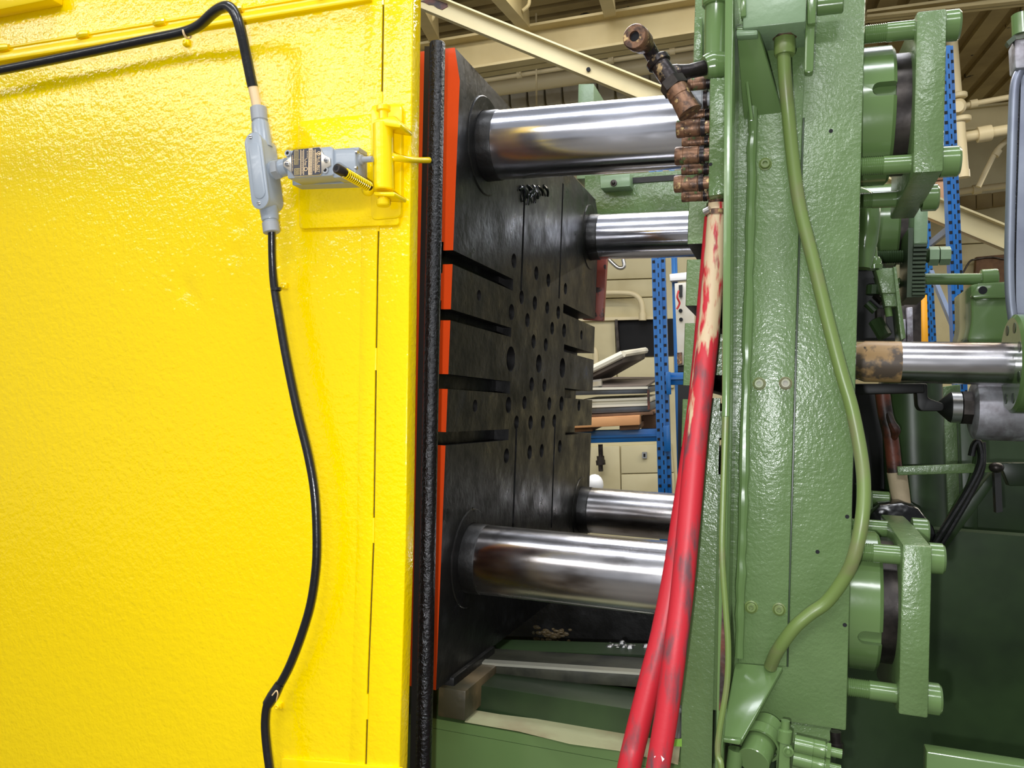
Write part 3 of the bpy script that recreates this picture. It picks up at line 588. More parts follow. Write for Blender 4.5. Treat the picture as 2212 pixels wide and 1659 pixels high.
# ---------------- tie bar nuts and keeper plates
def thread_prof(x0, x1, r_, n_): 
    pr = []; 
    for i in range(n_): t = x0 + (x1 - x0) * i / n_; pr += [(t, r_ * 0.9), (t + (x1 - x0) / n_ * .5, r_)]
    return pr
def keeper(up, far=False):
    Y = YF if far else YN; Z = ZU if up else ZL; s = 1 if up else -1
    k = 'upper' if up else 'lower'
    x0 = XR; x1 = xpx(1938, 200, YN - .12) if up else xpx(1908, 1350, YN - .12)
    if far: x1 = xpx(1946, 490, YF - .12)
    nut = thing('tie_bar_nut', ((x0 + x1) / 2, Y, Z - .125), ('far ' if far else 'near ') + k + ' round green tie bar nut with a rounded slot' if not far else 'far ' + k + ' round green tie bar nut behind the near hardware', 'nut', 'tie bar nuts')
    nb = obj('nut_body', MB().lathe((x0, Y, Z), (1, 0, 0), [(0, RB + .001), (0, .128), (x1 - x0 - .006, .128), (x1 - x0, .122), (x1 - x0, RB + .001), (0, RB + .001)], 64, cap=False), GRNS, nut)
    if not far:
        px = ((1884, 194), (1945, 194)) if up else ((1853, 1377), (1915, 1377))
        a = uy(*px[0], YN - .125); b_ = uy(*px[1], YN - .125); hw = 0.0125
        m = MB(); pts = []
        for i in range(9): t = math.pi / 2 + math.pi * i / 8; pts.append((a.x + hw + hw * math.cos(t), Y - .15, a.z + hw * math.sin(t)))
        pts += [(x1 + .05, Y - .15, a.z - hw), (x1 + .05, Y - .15, a.z + hw)]
        surf = math.sqrt(.128 ** 2 - (a.z - Z) ** 2); m.prism(pts, (0, .15 - surf + .026, 0)); cut(nb, [m])
    obj('lock_ring', MB().cyl((x1, Y, Z), (x1 + 0.026, Y, Z), 0.112, n=48), DSTEEL, nut)
    return nut, x1
nu, xn_u = keeper(True); nl, xn_l = keeper(False); nfu, _ = keeper(True, True)
def bolt(par, x0, x1, x2, x3, Y, Z, r_, rh, hexh=False, thread=0.5):
    """stud from the platen x0 through the plate (x1..x2) with a head to x3"""
    o = obj('keeper_bolt', MB().lathe((x0, Y, Z), (1, 0, 0), thread_prof(0, (x1 - x0) * thread, r_, 12) + [((x1 - x0) * thread, r_), (x1 - x0 + .002, r_)], 24), GRNS, par)
    hd = obj('bolt_head', MB().lathe((x2, Y, Z), (1, 0, 0), [(0, rh), (x3 - x2 - .004, rh), (x3 - x2, rh - .004)], 6 if hexh else 32), GRNS, o)
    return o
# near upper keeper
KY = 1.545
xa, xb = xpx(1976, 200, KY), xpx(2042, 200, KY)
ztop = uy(2008, 22, KY).z; zlow = uy(2005, 372, KY).z; q = uy(1985, 455, 1.83)
ku = thing('keeper_plate', ((xa + xb) / 2, 1.7, q.z), 'upper thick green keeper plate holding the near tie bar nut', 'plate', 'keeper plates')
obj('plate_body', MB().prism([(xa, KY, zlow), (xa, KY, ztop), (xa, 1.90, ztop + .06), (xa, 1.90, q.z), (xa, 1.80, q.z)], (xb - xa, 0, 0)), GRN, ku, bevel=0.004)
for (px, pz, Yb, rr, rh) in (((2060, 55), None, KY + .035, .0165, .0265), ((2055, 349), None, KY + .035, .0165, .0265)):
    c = uy(px[0], px[1], Yb); bolt(ku, XR, xa, xb, xpx(2080, px[1], Yb - rh), Yb, c.z, rr, rh)
c = uy(1985, 428, 1.80); bolt(ku, XR, xa, xb, xb + .03, 1.80, c.z, .0165, .0265)
# near lower keeper
xa2, xb2 = xpx(1945, 1350, KY), xpx(2010, 1350, KY)
z1 = uy(1978, 1178, KY).z; z0 = uy(1975, 1548, KY).z; q2 = uy(1945, 1128, 1.80)
kl = thing('keeper_plate', ((xa2 + xb2) / 2, 1.7, z0), 'lower thick green keeper plate holding the near tie bar nut', 'plate', 'keeper plates')
obj('plate_body', MB().prism([(xa2, KY, z0), (xa2, KY, z1), (xa2, 1.78, q2.z), (xa2, 1.92, q2.z), (xa2, 1.92, z0 - .05)], (xb2 - xa2, 0, 0)), GRN, kl, bevel=0.004)
for px in ((2030, 1207), (2023, 1510)):
    Yb = KY + .035; c = uy(px[0], px[1], Yb); bolt(kl, XR, xa2, xb2, xpx(px[0] + 16, px[1], Yb - .026), Yb, c.z, .0165, .0265)
c = uy(1985, 1148, 1.80); bolt(kl, XR, xa2, xb2, xb2 + .03, 1.80, c.z, .0165, .0265)
# far upper keeper with the toothed plate
kf = thing('keeper_plate', uy(1985, 530, 2.45), 'pale green keeper plate of the far upper nut beside the blue rack', 'plate', 'keeper plates')
xa3 = xpx(1974, 500, 2.45); xb3 = xpx(2004, 500, 2.45)
zA = uy(1990, 380, 2.45).z; zB = uy(1990, 525, 2.45).z
obj('plate_body', MB().prism([(xa3, 2.45, zB), (xa3, 2.45, zA), (xa3, 2.95, zA), (xa3, 2.95, zB - .1), (xa3, 2.6, zB - .12)], (xb3 - xa3, 0, 0)), GRNP, kf, bevel=0.003)
for zz, YY in ((uy(1930, 555, 2.52).z, 2.52),):
    o = obj('threaded_stud', MB().lathe((XR, YY, zz), (1, 0, 0), thread_prof(0.0, xb3 - XR + .06, .019, 50), 16), GRND, kf)
    xh = xpx(2006, 555, YY); obj('hex_nut', MB().cyl((xh, YY, zz), (xh + .024, YY, zz), .027, n=6), GRNP, kf); obj('hex_nut', MB().cyl((xh + .027, YY, zz), (xh + .053, YY, zz), .026, n=6), GRNP, kf)
# toothed sector: lies in the plane across the machine, teeth on its near edge
ts = thing('toothed_sector', uy(1985, 640, 2.40), 'dark green toothed sector plate hanging below the far keeper', 'gear')
xg0, xg1 = xpx(1973, 580, 2.40), xpx(2002, 580, 2.40)
zg1 = uy(1990, 528, 2.40).z; zg0 = uy(1975, 640, 2.40).z
pts = []; nT = 13
for i in range(nT):
    t = i / nT; z = zg1 + (zg0 - zg1) * t; dz = (zg0 - zg1) / nT; y = 2.40 + 0.02 * math.sin(math.pi * t)
    pts += [(xg0, y, z), (xg0, y, z + dz * .55), (xg0, y + .016, z + dz * .62), (xg0, y + .016, z + dz * .95)]
pts += [(xg0, 2.58, zg0), (xg0, 2.58, zg1)]
obj('sector_body', MB().prism(pts, (xg1 - xg0, 0, 0)), GRND, ts); obj('sector_rim', MB().box((xg0 - .012, 2.42, zg0), (xg0, 2.6, zg1 + .05)), GRND, ts)
# far lower keeper stub
ks = thing('keeper_plate', uy(1870, 1140, 2.4), 'small far lower keeper plate behind the green hose', 'plate', 'keeper plates')
obj('plate_body', PR([(1862, 1062), (1886, 1062), (1886, 1140), (1862, 1142)], 2.45, 0.3), GRN, ks, bevel=0.003)
c = uy(1888, 1077, 2.5); obj('keeper_bolt', MB().cyl((c.x - .04, 2.5, c.z), (c.x + .04, 2.5, c.z), .022, n=20, ch=.003), GRNS, ks)
# ---------------- junction box, bracket, gland and hose on the fixed platen
jb = thing('junction_box', uy(1680, 60, 1.40), 'green junction box at the top of the platen', 'box')
obj('box_body', MB().prism(P([(1603, -70), (1745, -70), (1741, 47), (1604, 62)], 1.39), (0, 0.10, 0)), GRNP, jb, bevel=0.004)
obj('box_hinge', PR([(1600, -20), (1611, -20), (1612, 34), (1600, 36)], 1.385, 0.02), GRNS, jb, bevel=0.002)
br = thing('strap_bracket', uy(1750, 150, 1.45), 'upright green strap bracket right of the junction box', 'bracket')
obj('strap', MB().prism(rounded(P([(1742, -70), (1764, -70), (1757, 156), (1737, 157)], 1.42), 0.006), (0, 0.02, 0)), GRNS, br, bevel=0.003)
obj('strap_foot', PR([(1742, -40), (1764, -40), (1762, 50), (1744, 52)], 1.41, 0.1), GRNS, br, bevel=0.003)
c = uy(1800, 8, 1.47); obj('pipe_stub', MB().cyl((uy(1764, 8, 1.47).x, 1.47, c.z), (uy(1822, 8, 1.47).x, 1.47, c.z), 0.017, n=20, ch=.002), GRNS, label='short green round stub right of the strap bracket', cat='stub')
gz = uy(1694, 72, 1.44); g2 = uy(1694, 116, 1.44)
fc = thing('flexible_conduit', g2, 'long olive flexible conduit curving down the green platen from the junction box', 'conduit')
obj('gland_nut', MB().cyl(uy(1695, 68, 1.44), uy(1695, 84, 1.44), 0.0195, n=6), BRASS, fc)
obj('gland_body', MB().lathe(uy(1695, 82, 1.44), (uy(1695, 118, 1.44) - uy(1695, 82, 1.44)), [(0, .0165), (.002, .0175), (.026, .0175), (.030, .016)], 24), GRNO, fc)
hp = [(1693, 116, 1.44), (1696, 173, 1.45), (1704, 260, 1.47), (1713, 347, 1.48), (1728, 450, 1.485), (1758, 569, 1.485), (1787, 689, 1.485), (1816, 800, 1.485), (1840, 882, 1.485), (1859, 978, 1.48), (1866, 1050, 1.47), (1862, 1123, 1.46), (1847, 1195, 1.46), (1826, 1245, 1.47), (1787, 1299, 1.48), (1750, 1326, 1.48), (1715, 1357, 1.48), (1680, 1405, 1.49), (1664, 1440, 1.51)]
obj('hose', MB().tube([uy(*p) for p in hp], 0.0112, 16, 6), GRNO, fc)
tcp = [(1578, -30, 1.36), (1574, 700, 1.355), (1568, 900, 1.35), (1562, 1080, 1.348), (1560, 1200, 1.345), (1568, 1320, 1.345), (1573, 1400, 1.345), (1570, 1480, 1.345), (1554, 1580, 1.345), (1551, 1630, 1.345), (1560, 1700, 1.34), (1556, 2100, 1.34)]
obj('thin_cable', MB().tube([uy(*p) for p in tcp[2:]], 0.0048, 10, 6), GRNO, label='thin green cable hanging along the platen edge flange', cat='cable')
obj('rust_patch', PR([(1560, 1300), (1567, 1330), (1571, 1420), (1562, 1530), (1553, 1535), (1556, 1420)], FY - 0.0015, 0.002), RUST, fp)
# ---------------- water manifold with couplings
mf = thing('water_manifold', uy(1552, 425, 1.42), 'green water manifold block with a column of brass couplings', 'manifold')
xml = xpx(1533, 300, 1.40); xmr = xpx(1568, 300, 1.40)
obj('manifold_block', MB().prism(P([(1533, 168), (1570, 166), (1566, 418), (1530, 424)], 1.40), (0, 0.085, 0)), GRNR, mf, bevel=0.003)
c = uy(1535, 355, 1.40); obj('drilled_hole', MB().cyl(c + Vector((0, -.0006, 0)), c + Vector((0, .004, 0)), .003, n=10), HOLE, mf)
def coupling(xl, yc, rpx, Y, m):
    a = uy(xl, yc, Y); x1 = xml + .004; r_ = rpx * 1.40 / F * (Y / 1.4); L_ = x1 - a.x
    o = obj('coupling', MB().lathe(a, (1, 0, 0), [(0.0, r_ * .55), (0.0, r_ * .92), (.002, r_), (L_ * .22, r_), (L_ * .23, r_ * .95), (L_ * .62, r_ * .97), (L_ * .64, r_ * .88), (L_ * .74, r_ * .9), (L_ * .76, r_ * .72), (L_, r_ * .7)], 24), m, mf)
    obj('collar', MB().lathe(a + Vector((L_ * .66, 0, 0)), (1, 0, 0), [(0, r_ * .9), (0, r_ * 1.0), (L_ * .12, r_ * 1.0), (L_ * .12, r_ * .9)], 24, cap=False), BRASSD, o)
for (xl, yc, r_, Y, m) in ((1462, 279, 19.5, 1.42, BRASS), (1459, 338, 19.5, 1.42, BRASS), (1457, 398, 18.5, 1.42, BRASS), (1475, 251, 14, 1.47, BRASS), (1474, 308, 14, 1.47, BRASS), (1473, 368, 14, 1.47, BRASS), (1473, 424, 13, 1.47, BRASS), (1470, 219, 20, 1.44, GRYD), (1482, 182, 15, 1.46, BRASS)):
    coupling(xl, yc, r_, Y, m)
# branched swivel fitting on top of the couplings
vf = thing('branch_fitting', uy(1450, 240, 1.38), 'weathered brass branch fitting with an open pipe end', 'fitting')
a = uy(1370, 78, 1.30); b_ = uy(1398, 99, 1.36); ax = (b_ - a)
obj('open_end', MB().lathe(a, ax, [(.016, .008), (.0, .0085), (.0, .0185), (.003, .0205), (.022, .0205), (.024, .019), (.040, .0185), (.046, .014), (ax.length + .012, .011)], 28, cap=True), BRASS, vf)
obj('bore', MB().lathe(a + ax.normalized() * .006, ax, [(0, .0085), (.004, .0084)], 18), HOLE, vf)
obj('neck', MB().tube([b_, uy(1411, 122, 1.375), uy(1424, 140, 1.375)], .0125, 14, 4), BRASSD, vf)
p0, p1, p2, p3 = uy(1418, 128, 1.375), uy(1432, 150, 1.375), uy(1458, 188, 1.37), uy(1490, 244, 1.37)
obj('collar', MB().cyl(p0, p0 + (p1 - p0).normalized() * .013, .0205, n=24, ch=.002), BRASSD, vf)
obj('barrel', MB().cyl(p0, p2, .0165, n=24), BRASSD, vf)
obj('hex_collar', MB().cyl(p2 - (p2 - p1).normalized() * .012, p2 + (p2 - p1).normalized() * .006, .0225, n=6), DSTEEL, vf)
obj('lower_coupling', MB().lathe(p2, p3 - p2, [(0, .0165), (.002, .0195), (.02, .0195), (.021, .0185), (.044, .0195), ((p3 - p2).length, .0205)], 24), BRASS, vf)
obj('branch_arm', MB().tube([uy(1440, 158, 1.38), uy(1462, 160, 1.39), uy(1490, 154, 1.40), uy(1524, 146, 1.42)], [.014, .0165, .012, .013], 16, 5), BRASSD, vf)
ep = thing('green_elbow', uy(1548, 165, 1.42), 'green painted pipe elbow above the manifold block', 'fitting')
obj('elbow_body', MB().tube([uy(1522, 146, 1.42), uy(1540, 142, 1.425), uy(1562, 140, 1.43)], [.019, .024, .0215], 18, 4), GRNS, ep)
obj('riser', MB().tube([uy(1546, 145, 1.43), uy(1546, 60, 1.45), uy(1549, -40, 1.45)], .0195, 20, 3), GRNS, ep)
obj('riser_collar', MB().cyl(uy(1548, 14, 1.45), uy(1548, -20, 1.45), .025, n=20, ch=.003), GRNS, ep)
obj('riser_fin', PR([(1500, 38), (1517, 37), (1518, 128), (1498, 152)], 1.50, 0.02), GRNR, bevel=0.002, label='narrow dark green fin left of the green riser pipe', cat='plate')
# ---------------- red hoses
hz = [(1549, 432, 1.44), (1547, 480, 1.44), (1541, 580, 1.435), (1533, 690, 1.43), (1520, 810, 1.42), (1506, 930, 1.41), (1494, 1060, 1.395), (1483, 1180, 1.38), (1471, 1300, 1.37), (1456, 1420, 1.355), (1440, 1540, 1.345), (1421, 1660, 1.335), (1412, 1720, 1.33), (1360, 2100, 1.32), (1300, 2500, 1.32)]
h1 = thing('red_hose', uy(1421, 1660, 1.335), 'front red water hose, worn to beige near its clamp', 'hose', 'red water hoses')
obj('hose_tube', MB().tube([uy(*p) for p in hz], [.0145, .0160, .0175, .0182] + [.0190] * 11, 22, 6), HOSEW, h1)
obj('hose_barb', MB().cyl(uy(1549, 414, 1.44), uy(1549, 440, 1.44), .0150, n=20), BRASS, h1)
c = uy(1548, 455, 1.44); obj('hose_clamp', MB().lathe(c, (uy(1547, 480, 1.44) - c), [(0, .0165), (0, .0182), (.009, .0182), (.009, .0165)], 24, cap=False), BRASS, h1)
obj('clamp_screw', MB().cyl(uy(1522, 458, 1.43), uy(1534, 452, 1.425), .006, n=10), STEEL, h1)
obj('paint_chip', PR([(1413, 1634), (1426, 1630), (1435, 1640), (1421, 1658)], 1.3195, 0.003), WHITE, h1)
hz2 = [(1545, 470, 1.50), (1530, 650, 1.495), (1512, 850, 1.48), (1492, 1000, 1.46), (1474, 1120, 1.44), (1456, 1240, 1.42), (1430, 1370, 1.40), (1402, 1480, 1.385), (1372, 1600, 1.37), (1352, 1690, 1.36), (1270, 2080, 1.35), (1200, 2500, 1.35)]
h2 = thing('red_hose', uy(1352, 1690, 1.36), 'rear red water hose that swings out to the left at the bottom', 'hose', 'red water hoses')
obj('hose_tube', MB().tube([uy(*p) for p in hz2], .0195, 22, 6), HOSE, h2)
obj('hose_ferrule', MB().cyl(uy(1545, 470, 1.50), uy(1546, 440, 1.50), .0165, n=20), BRASS, h2)
# ---------------- far green top beam of the machine with bolted block and post
tb = thing('rear_top_beam', uy(1380, 455, 2.92), 'green rear machine beam with a small bolted block behind the upper tie bars', 'beam')
obj('beam_plate', PR([(1263, 380), (1490, 366), (1490, 460), (1262, 470)], 2.92, 0.04), GRNR, tb, bevel=0.003)
obj('beam_slot', PR([(1360, 384), (1480, 376), (1480, 388), (1360, 396)], 2.915, 0.01), BLKD, tb)
obj('bolted_block', PR([(1296, 380), (1361, 375), (1361, 402), (1297, 407)], 2.86, 0.06), GRNP, tb, bevel=0.003)
c = uy(1326, 396, 2.86); obj('grease_nipple', MB().lathe(c, (0, -1, 0), [(0, .012), (.006, .012), (.007, .007), (.016, .006), (.018, .003)], 12), DSTEEL, tb)
po = obj('rear_post', PR([(1249, 181), (1283, 180), (1277, 385), (1245, 387)], 2.95, 0.22), GRNP, bevel=0.004, label='pale green square post standing up behind the upper tie bar', cat='post')
# ---------------- base under the platens
mb_ = thing('machine_base', (-0.4, 2.0, 0.0), 'green machine base with ledge and slide way below the platens', 'machine base')
zl1 = uy(1003, 1562, 1.60).z; zl2 = uy(1336, 1624, 1.60).z; zled = (zl1 + zl2) / 2
obj('base_front', MB().box((-1.6, 1.60, 0.0), (-0.10, 1.64, zled - .021)), GRNS, mb_)
obj('base_ledge', MB().box((-1.6, 1.60, zled - .02), (-0.10, 1.78, zled)), GRNS, mb_)
zw = uy(1190, 1475, 1.76).z
obj('base_wall', MB().box((-0.78, uz(1100, 1548, zled).y, zled), (-0.12, 1.80, zw)), GRND, mb_)
way = MB().hull8([uy(997, 1429, 1.76), uy(1395, 1455, 1.80), uy(1395, 1486, 1.80), uy(997, 1461, 1.76)], [uy(997, 1429, 1.76) + Vector((0, .12, 0)), uy(1395, 1455, 1.80) + Vector((0, .12, 0)), uy(1395, 1486, 1.8) + Vector((0, .12, 0)), uy(997, 1461, 1.76) + Vector((0, .12, 0))])
obj('slide_way', way, GREASE, mb_, bevel=0.002)
obj('way_strip', MB().hull8([uy(997, 1428, 1.758), uy(1395, 1454, 1.798), uy(1395, 1459, 1.798), uy(997, 1434, 1.758)], [p + Vector((0, .02, 0.002)) for p in (uy(997, 1428, 1.758), uy(1395, 1454, 1.798), uy(1395, 1459, 1.798), uy(997, 1434, 1.758))]), WAYS, mb_)
obj('rear_way', MB().hull8([uy(1000, 1402, 1.90), uy(1400, 1415, 1.95), uy(1400, 1462, 1.95), uy(1000, 1440, 1.90)], [p + Vector((0, .1, 0)) for p in (uy(1000, 1402, 1.90), uy(1400, 1415, 1.95), uy(1400, 1462, 1.95), uy(1000, 1440, 1.90))]), GRND, mb_)
obj('inner_wall', MB().box((-0.9, 2.35, 0.2), (-0.12, 2.4, 1.04)), BLK, mb_)
sg = MB(); rnd = random.Random(9)
for i in range(60):
    x = rnd.gauss(1355, 16); y = rnd.gauss(1404, 6); sg.ball(uy(x, y, 2.0 + rnd.uniform(0, .05)), rnd.uniform(.004, .011), n=6, m=4)
obj('metal_chips', sg, STEEL, label='small heap of bright metal chips on the base under the lower tie bar', cat='chips', kind='stuff')
sg = MB()
for i in range(50):
    x = rnd.gauss(1190, 18); y = rnd.gauss(1372, 9); sg.ball(uy(x, y, 2.34 + rnd.uniform(-.01, .01)), rnd.uniform(.004, .012), .004, rnd.uniform(.003, .007), n=6, m=4)
obj('dried_flakes', sg, BROWN, mb_, kind='stuff')
a = uz(1003, 1560, zled + .001); 
pap = [uz(1004, 1560, zled + .003), uz(1120, 1580, zled + .003), uz(1230, 1607, zled + .003), uz(1336, 1622, zled + .003), uz(1465, 1652, zled + .003), uz(1470, 1608, zled + .003), uz(1350, 1586, zled + .003), uz(1200, 1560, zled + .003), uz(1080, 1545, zled + .003), uz(1015, 1534, zled + .003)]
obj('masking_paper', MB().prism(pap, (0, 0, 0.002)), PAPER, label='crumpled masking paper strip on the green base ledge', cat='paper')
tp = PR([(1455, 1598), (1473, 1596), (1473, 1613), (1453, 1612)], 1.515, 0.003); obj('tape_piece', tp, PAPERG, label='scrap of bright green tape beside the red hoses', cat='tape')
sh = thing('slide_shoe', uy(980, 1556, 1.60), 'greasy brown slide shoe under the moving platen corner', 'block')
obj('shoe_body', MB().box((uy(952, 1500, 1.6).x, 1.585, uy(990, 1556, 1.585).z), (uy(1006, 1500, 1.585).x, 1.80, uy(990, 1490, 1.585).z)), BROWN, sh, bevel=0.004)
obj('shoe_wedge', MB().box((-0.82, 1.60, uy(970, 1495, 1.6).z), (-0.66, 1.85, zb + .005)), BLK, sh, bevel=0.004)
obj('threaded_end', MB().cyl(uy(1468, 1535, 1.56), uy(1466, 1590, 1.56), .013, n=14), STEEL, label='bright threaded end behind the red hoses near the base', cat='fitting')
# ---------------- bottom fittings on the fixed platen
bf = thing('end_cylinder', uy(1625, 1659, 1.42), 'round green cylinder end in a dark socket at the platen foot', 'cylinder')
c = uy(1627, 1645, 1.42)
obj('socket_plate', PR([(1600, 1605), (1625, 1572), (1650, 1580), (1676, 1615), (1674, 1720), (1596, 1720)], 1.47, 0.04), GRND, bf, bevel=0.003)
obj('cylinder_body', MB().cyl((c.x, 1.42, c.z), (c.x + .02, 1.50, c.z + .035), .026, n=32, ch=.001), GRNS, bf)
obj('socket_ring', MB().lathe((c.x + .008, 1.45, c.z + .016), (.02, .08, .035), [(0, .03), (0, .034), (.02, .034), (.02, .03)], 32, cap=False), GRNS, bf)
obj('side_bar', MB().cyl(uy(1590, 1618, 1.43), uy(1577, 1720, 1.43), .013, n=16), GRNS, bf)
vb = thing('valve_block', uy(1700, 1659, 1.42), 'green valve block with two cartridge plugs at the platen foot', 'valve')
obj('block_body', PR([(1684, 1600), (1708, 1602), (1706, 1720), (1676, 1720)], 1.43, 0.06), GRNS, vb, bevel=0.004)
obj('wedge_plate', PR([(1651, 1584), (1678, 1562), (1678, 1613), (1672, 1612)], 1.48, 0.03), GRNS, vb, bevel=0.002)
obj('top_fitting', MB().lathe(uy(1694, 1601, 1.435), (uy(1697, 1556, 1.435) - uy(1694, 1601, 1.435)), [(0, .0115), (.018, .0115), (.020, .007), (.034, .007)], 20), GRNS, vb)
c = uy(1703, 1622, 1.428); obj('socket_screw', MB().lathe(c, (0, -1, 0), [(-.01, .0085), (.004, .0085), (.005, .006), (.003, .005), (.003, .004), (.006, .003)], 18), GRNS, vb)
for (x0, y0, x1, y1) in ((1716, 1605, 1789, 1622), (1713, 1636, 1786, 1655)):
    a = uy(x0, y0, 1.44); b_ = uy(x1, y1, 1.44); L_ = (b_ - a).length
    o = obj('cartridge', MB().lathe(a, b_ - a, [(0, .0135), (L_ * .55, .0135), (L_ * .56, .0128), (L_ * .58, .0135), (L_ * .9, .0133), (L_ * .92, .0105), (L_ * 1.05, .0105), (L_ * 1.07, .0075), (L_ * 1.40, .0075)], 24), GRNS, vb)
    p = a + (b_ - a) * .95; obj('lock_nut', MB().cyl(p, p + (b_ - a).normalized() * .006, .013, n=6), GRNS, o)
obj('foot_screw', MB().lathe(uy(1805, 1580, 1.48), (uy(1807, 1625, 1.48) - uy(1805, 1580, 1.48)), [(0, .009), (.018, .009), (.019, .0115), (.036, .0115)], 18), DSTEEL, vb)
# ---------------- shot end, right of the fixed platen
YC = 2.19
c0 = uy(1868, 781, YC); zc = c0.z; rr = 0.0505
sr = thing('plunger_rod', (c0.x, YC, zc - rr), 'polished plunger rod with peeling tan paint at its left end', 'rod')
x0, x1, x2, x3 = xpx(1850, 782, YC), xpx(1868, 782, YC), xpx(1945, 782, YC), xpx(2182, 782, YC)
obj('rod_nose', MB().lathe((x0 - .06, YC, zc), (1, 0, 0), [(0, rr * .86), (.06, rr * .86), (.06 + x1 - x0, rr), (.06 + x2 - x0, rr)], 48), TAN, sr)
obj('rod_shaft', MB().cyl((x2 - .0, YC, zc), (x3 + .05, YC, zc), rr, n=48), CHRS, sr)
cf = thing('coupling_disc', (x3, YC, zc - .12), 'round green coupling disc with bolt holes at the right edge', 'flange')
obj('disc', MB().lathe((x3, YC, zc), (1, 0, 0), [(0, rr + .006), (0, .108), (.006, .116), (.05, .116), (.05, .08), (.30, .08)], 56, cap=True), GRNS, cf)
for k in range(8):
    a = math.pi / 8 + k * math.pi / 4; p = Vector((x3 - .001, YC + .088 * math.cos(a), zc + .088 * math.sin(a)))
    obj('bolt_hole', MB().cyl(p, p + Vector((.006, 0, 0)), .0125, n=16), GRND, cf)
gs = thing('shot_sleeve', uy(2150, 955, 2.32), 'rough cast grey sleeve below the plunger rod', 'sleeve')
cz = uy(2130, 885, 2.32); xs0 = xpx(2097, 890, 2.32)
obj('sleeve_body', MB().lathe((xs0, 2.32, cz.z), (1, 0, 0), [(0, .06), (.006, .074), (.03, .076), (.5, .076)], 40), ALU, gs)
obj('sleeve_saddle', MB().box((xs0 + .004, 2.27, cz.z), (xs0 + .14, 2.34, cz.z + .09)), ALU, gs, bevel=0.008)
ct = thing('cone_tip', uy(2060, 915, 2.32), 'dark steel cone tipped fitting pointing left from the grey sleeve', 'fitting')
cc = uy(2060, 880, 2.32); xt = xpx(2021, 880, 2.32)
obj('cone', MB().lathe((xt, 2.32, cc.z), (1, 0, 0), [(0, .008), (.006, .014), (.030, .036), (.034, .038)], 28), BLACK, ct)
obj('steel_band', MB().lathe((xt + .034, 2.32, cc.z), (1, 0, 0), [(0, .039), (.022, .039)], 28), STEEL, ct)
obj('hex_body', MB().lathe((xt + .058, 2.32, cc.z), (1, 0, 0), [(0, .044), (.036, .044), (.04, .04)], 8), DSTEEL, ct)
obj('shank', MB().cyl((xt + .09, 2.32, cc.z), (xs0 + .02, 2.32, cc.z), .028, n=20), DSTEEL, ct)
hk = thing('black_arm', uy(1960, 860, 2.26), 'black hooked arm under the plunger rod', 'arm')
obj('arm_bar', PR([(1835, 829), (1998, 828), (1998, 849), (1835, 852)], 2.24, 0.05), BLACK, hk, bevel=0.004)
obj('arm_hook', MB().prism(rounded(P([(1978, 828), (2004, 828), (2004, 860), (2040, 872), (2038, 888), (1990, 888), (1982, 878)], 2.25), 0.008), (0, 0.06, 0)), BLACK, hk, bevel=0.003)
# dark green frame behind the shot end: wide columns, bracing and base
fr = thing('shot_unit', uy(1980, 1150, 2.7), 'dark green shot end frame with wide columns behind the plunger rod', 'frame')
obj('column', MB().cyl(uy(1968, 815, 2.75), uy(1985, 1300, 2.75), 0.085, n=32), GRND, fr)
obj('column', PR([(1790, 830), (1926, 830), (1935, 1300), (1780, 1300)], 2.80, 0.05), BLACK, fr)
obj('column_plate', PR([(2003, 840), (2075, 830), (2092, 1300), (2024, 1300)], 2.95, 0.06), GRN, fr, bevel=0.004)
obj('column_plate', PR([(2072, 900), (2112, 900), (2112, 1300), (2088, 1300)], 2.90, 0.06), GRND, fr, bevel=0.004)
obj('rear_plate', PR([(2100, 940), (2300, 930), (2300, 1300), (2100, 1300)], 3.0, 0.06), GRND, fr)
obj('frame_window', PR([(2010, 905), (2027, 885), (2033, 975), (2018, 988)], 2.945, 0.008), SILV, fr)
for y in (913, 961): obj('window_bar', PR([(2010, y - 3), (2034, y - 4), (2034, y + 2), (2011, y + 3)], 2.935, 0.01), WHITE, fr)
ab = thing('flat_arm', uy(2040, 1025, 2.45), 'horizontal green flat bar with a bolted end below the grey sleeve', 'bar')
obj('arm_flat', PR([(1938, 1008), (2150, 1000), (2160, 1020), (1940, 1027)], 2.45, 0.02), GRN, ab, bevel=0.002)
obj('arm_bolt', MB().ball(uy(2152, 1010, 2.44), .018, .018, .014), DSTEEL, ab)
obj('arm_bracket', PR([(2160, 1000), (2240, 1000), (2240, 1050), (2180, 1050)], 2.5, 0.04), GRND, ab, bevel=0.003)
obj('bracket_leg', PR([(2148, 1020), (2162, 1020), (2166, 1105), (2152, 1108)], 2.46, 0.03), BLACK, ab)
rp = thing('rusty_pipe', uy(1948, 1095, 2.5), 'rusty upright pipe with a cream wrapped foot', 'pipe')
obj('pipe_rust', MB().tube([uy(1905, 840, 2.5), uy(1912, 890, 2.5), uy(1925, 950, 2.5), uy(1932, 1010, 2.5), uy(1938, 1040, 2.5)], .020, 14, 5), RUST, rp)
obj('pipe_side', MB().tube([uy(1918, 890, 2.49), uy(1927, 915, 2.47), uy(1934, 930, 2.47), uy(1930, 950, 2.49)], [.008, .011, .014, .006], 10, 5), RUST, rp)
obj('pipe_wrap', MB().tube([uy(1937, 1020, 2.5), uy(1943, 1060, 2.5), uy(1949, 1098, 2.5)], [.026, .025, .023], 14, 5), CLOTH, rp)
tv = [uy(1878, 1112, 2.4), uy(1900, 1090, 2.4), uy(1948, 1084, 2.4), uy(1985, 1098, 2.4), uy(2018, 1140, 2.4), uy(2030, 1180, 2.4), uy(1880, 1180, 2.4)]
obj('plastic_sheet', MB().prism(tv, (0, .18, 0)), TARP, bevel=0.012, label='black plastic sheet bundled above the lower keeper plate', cat='sheet')
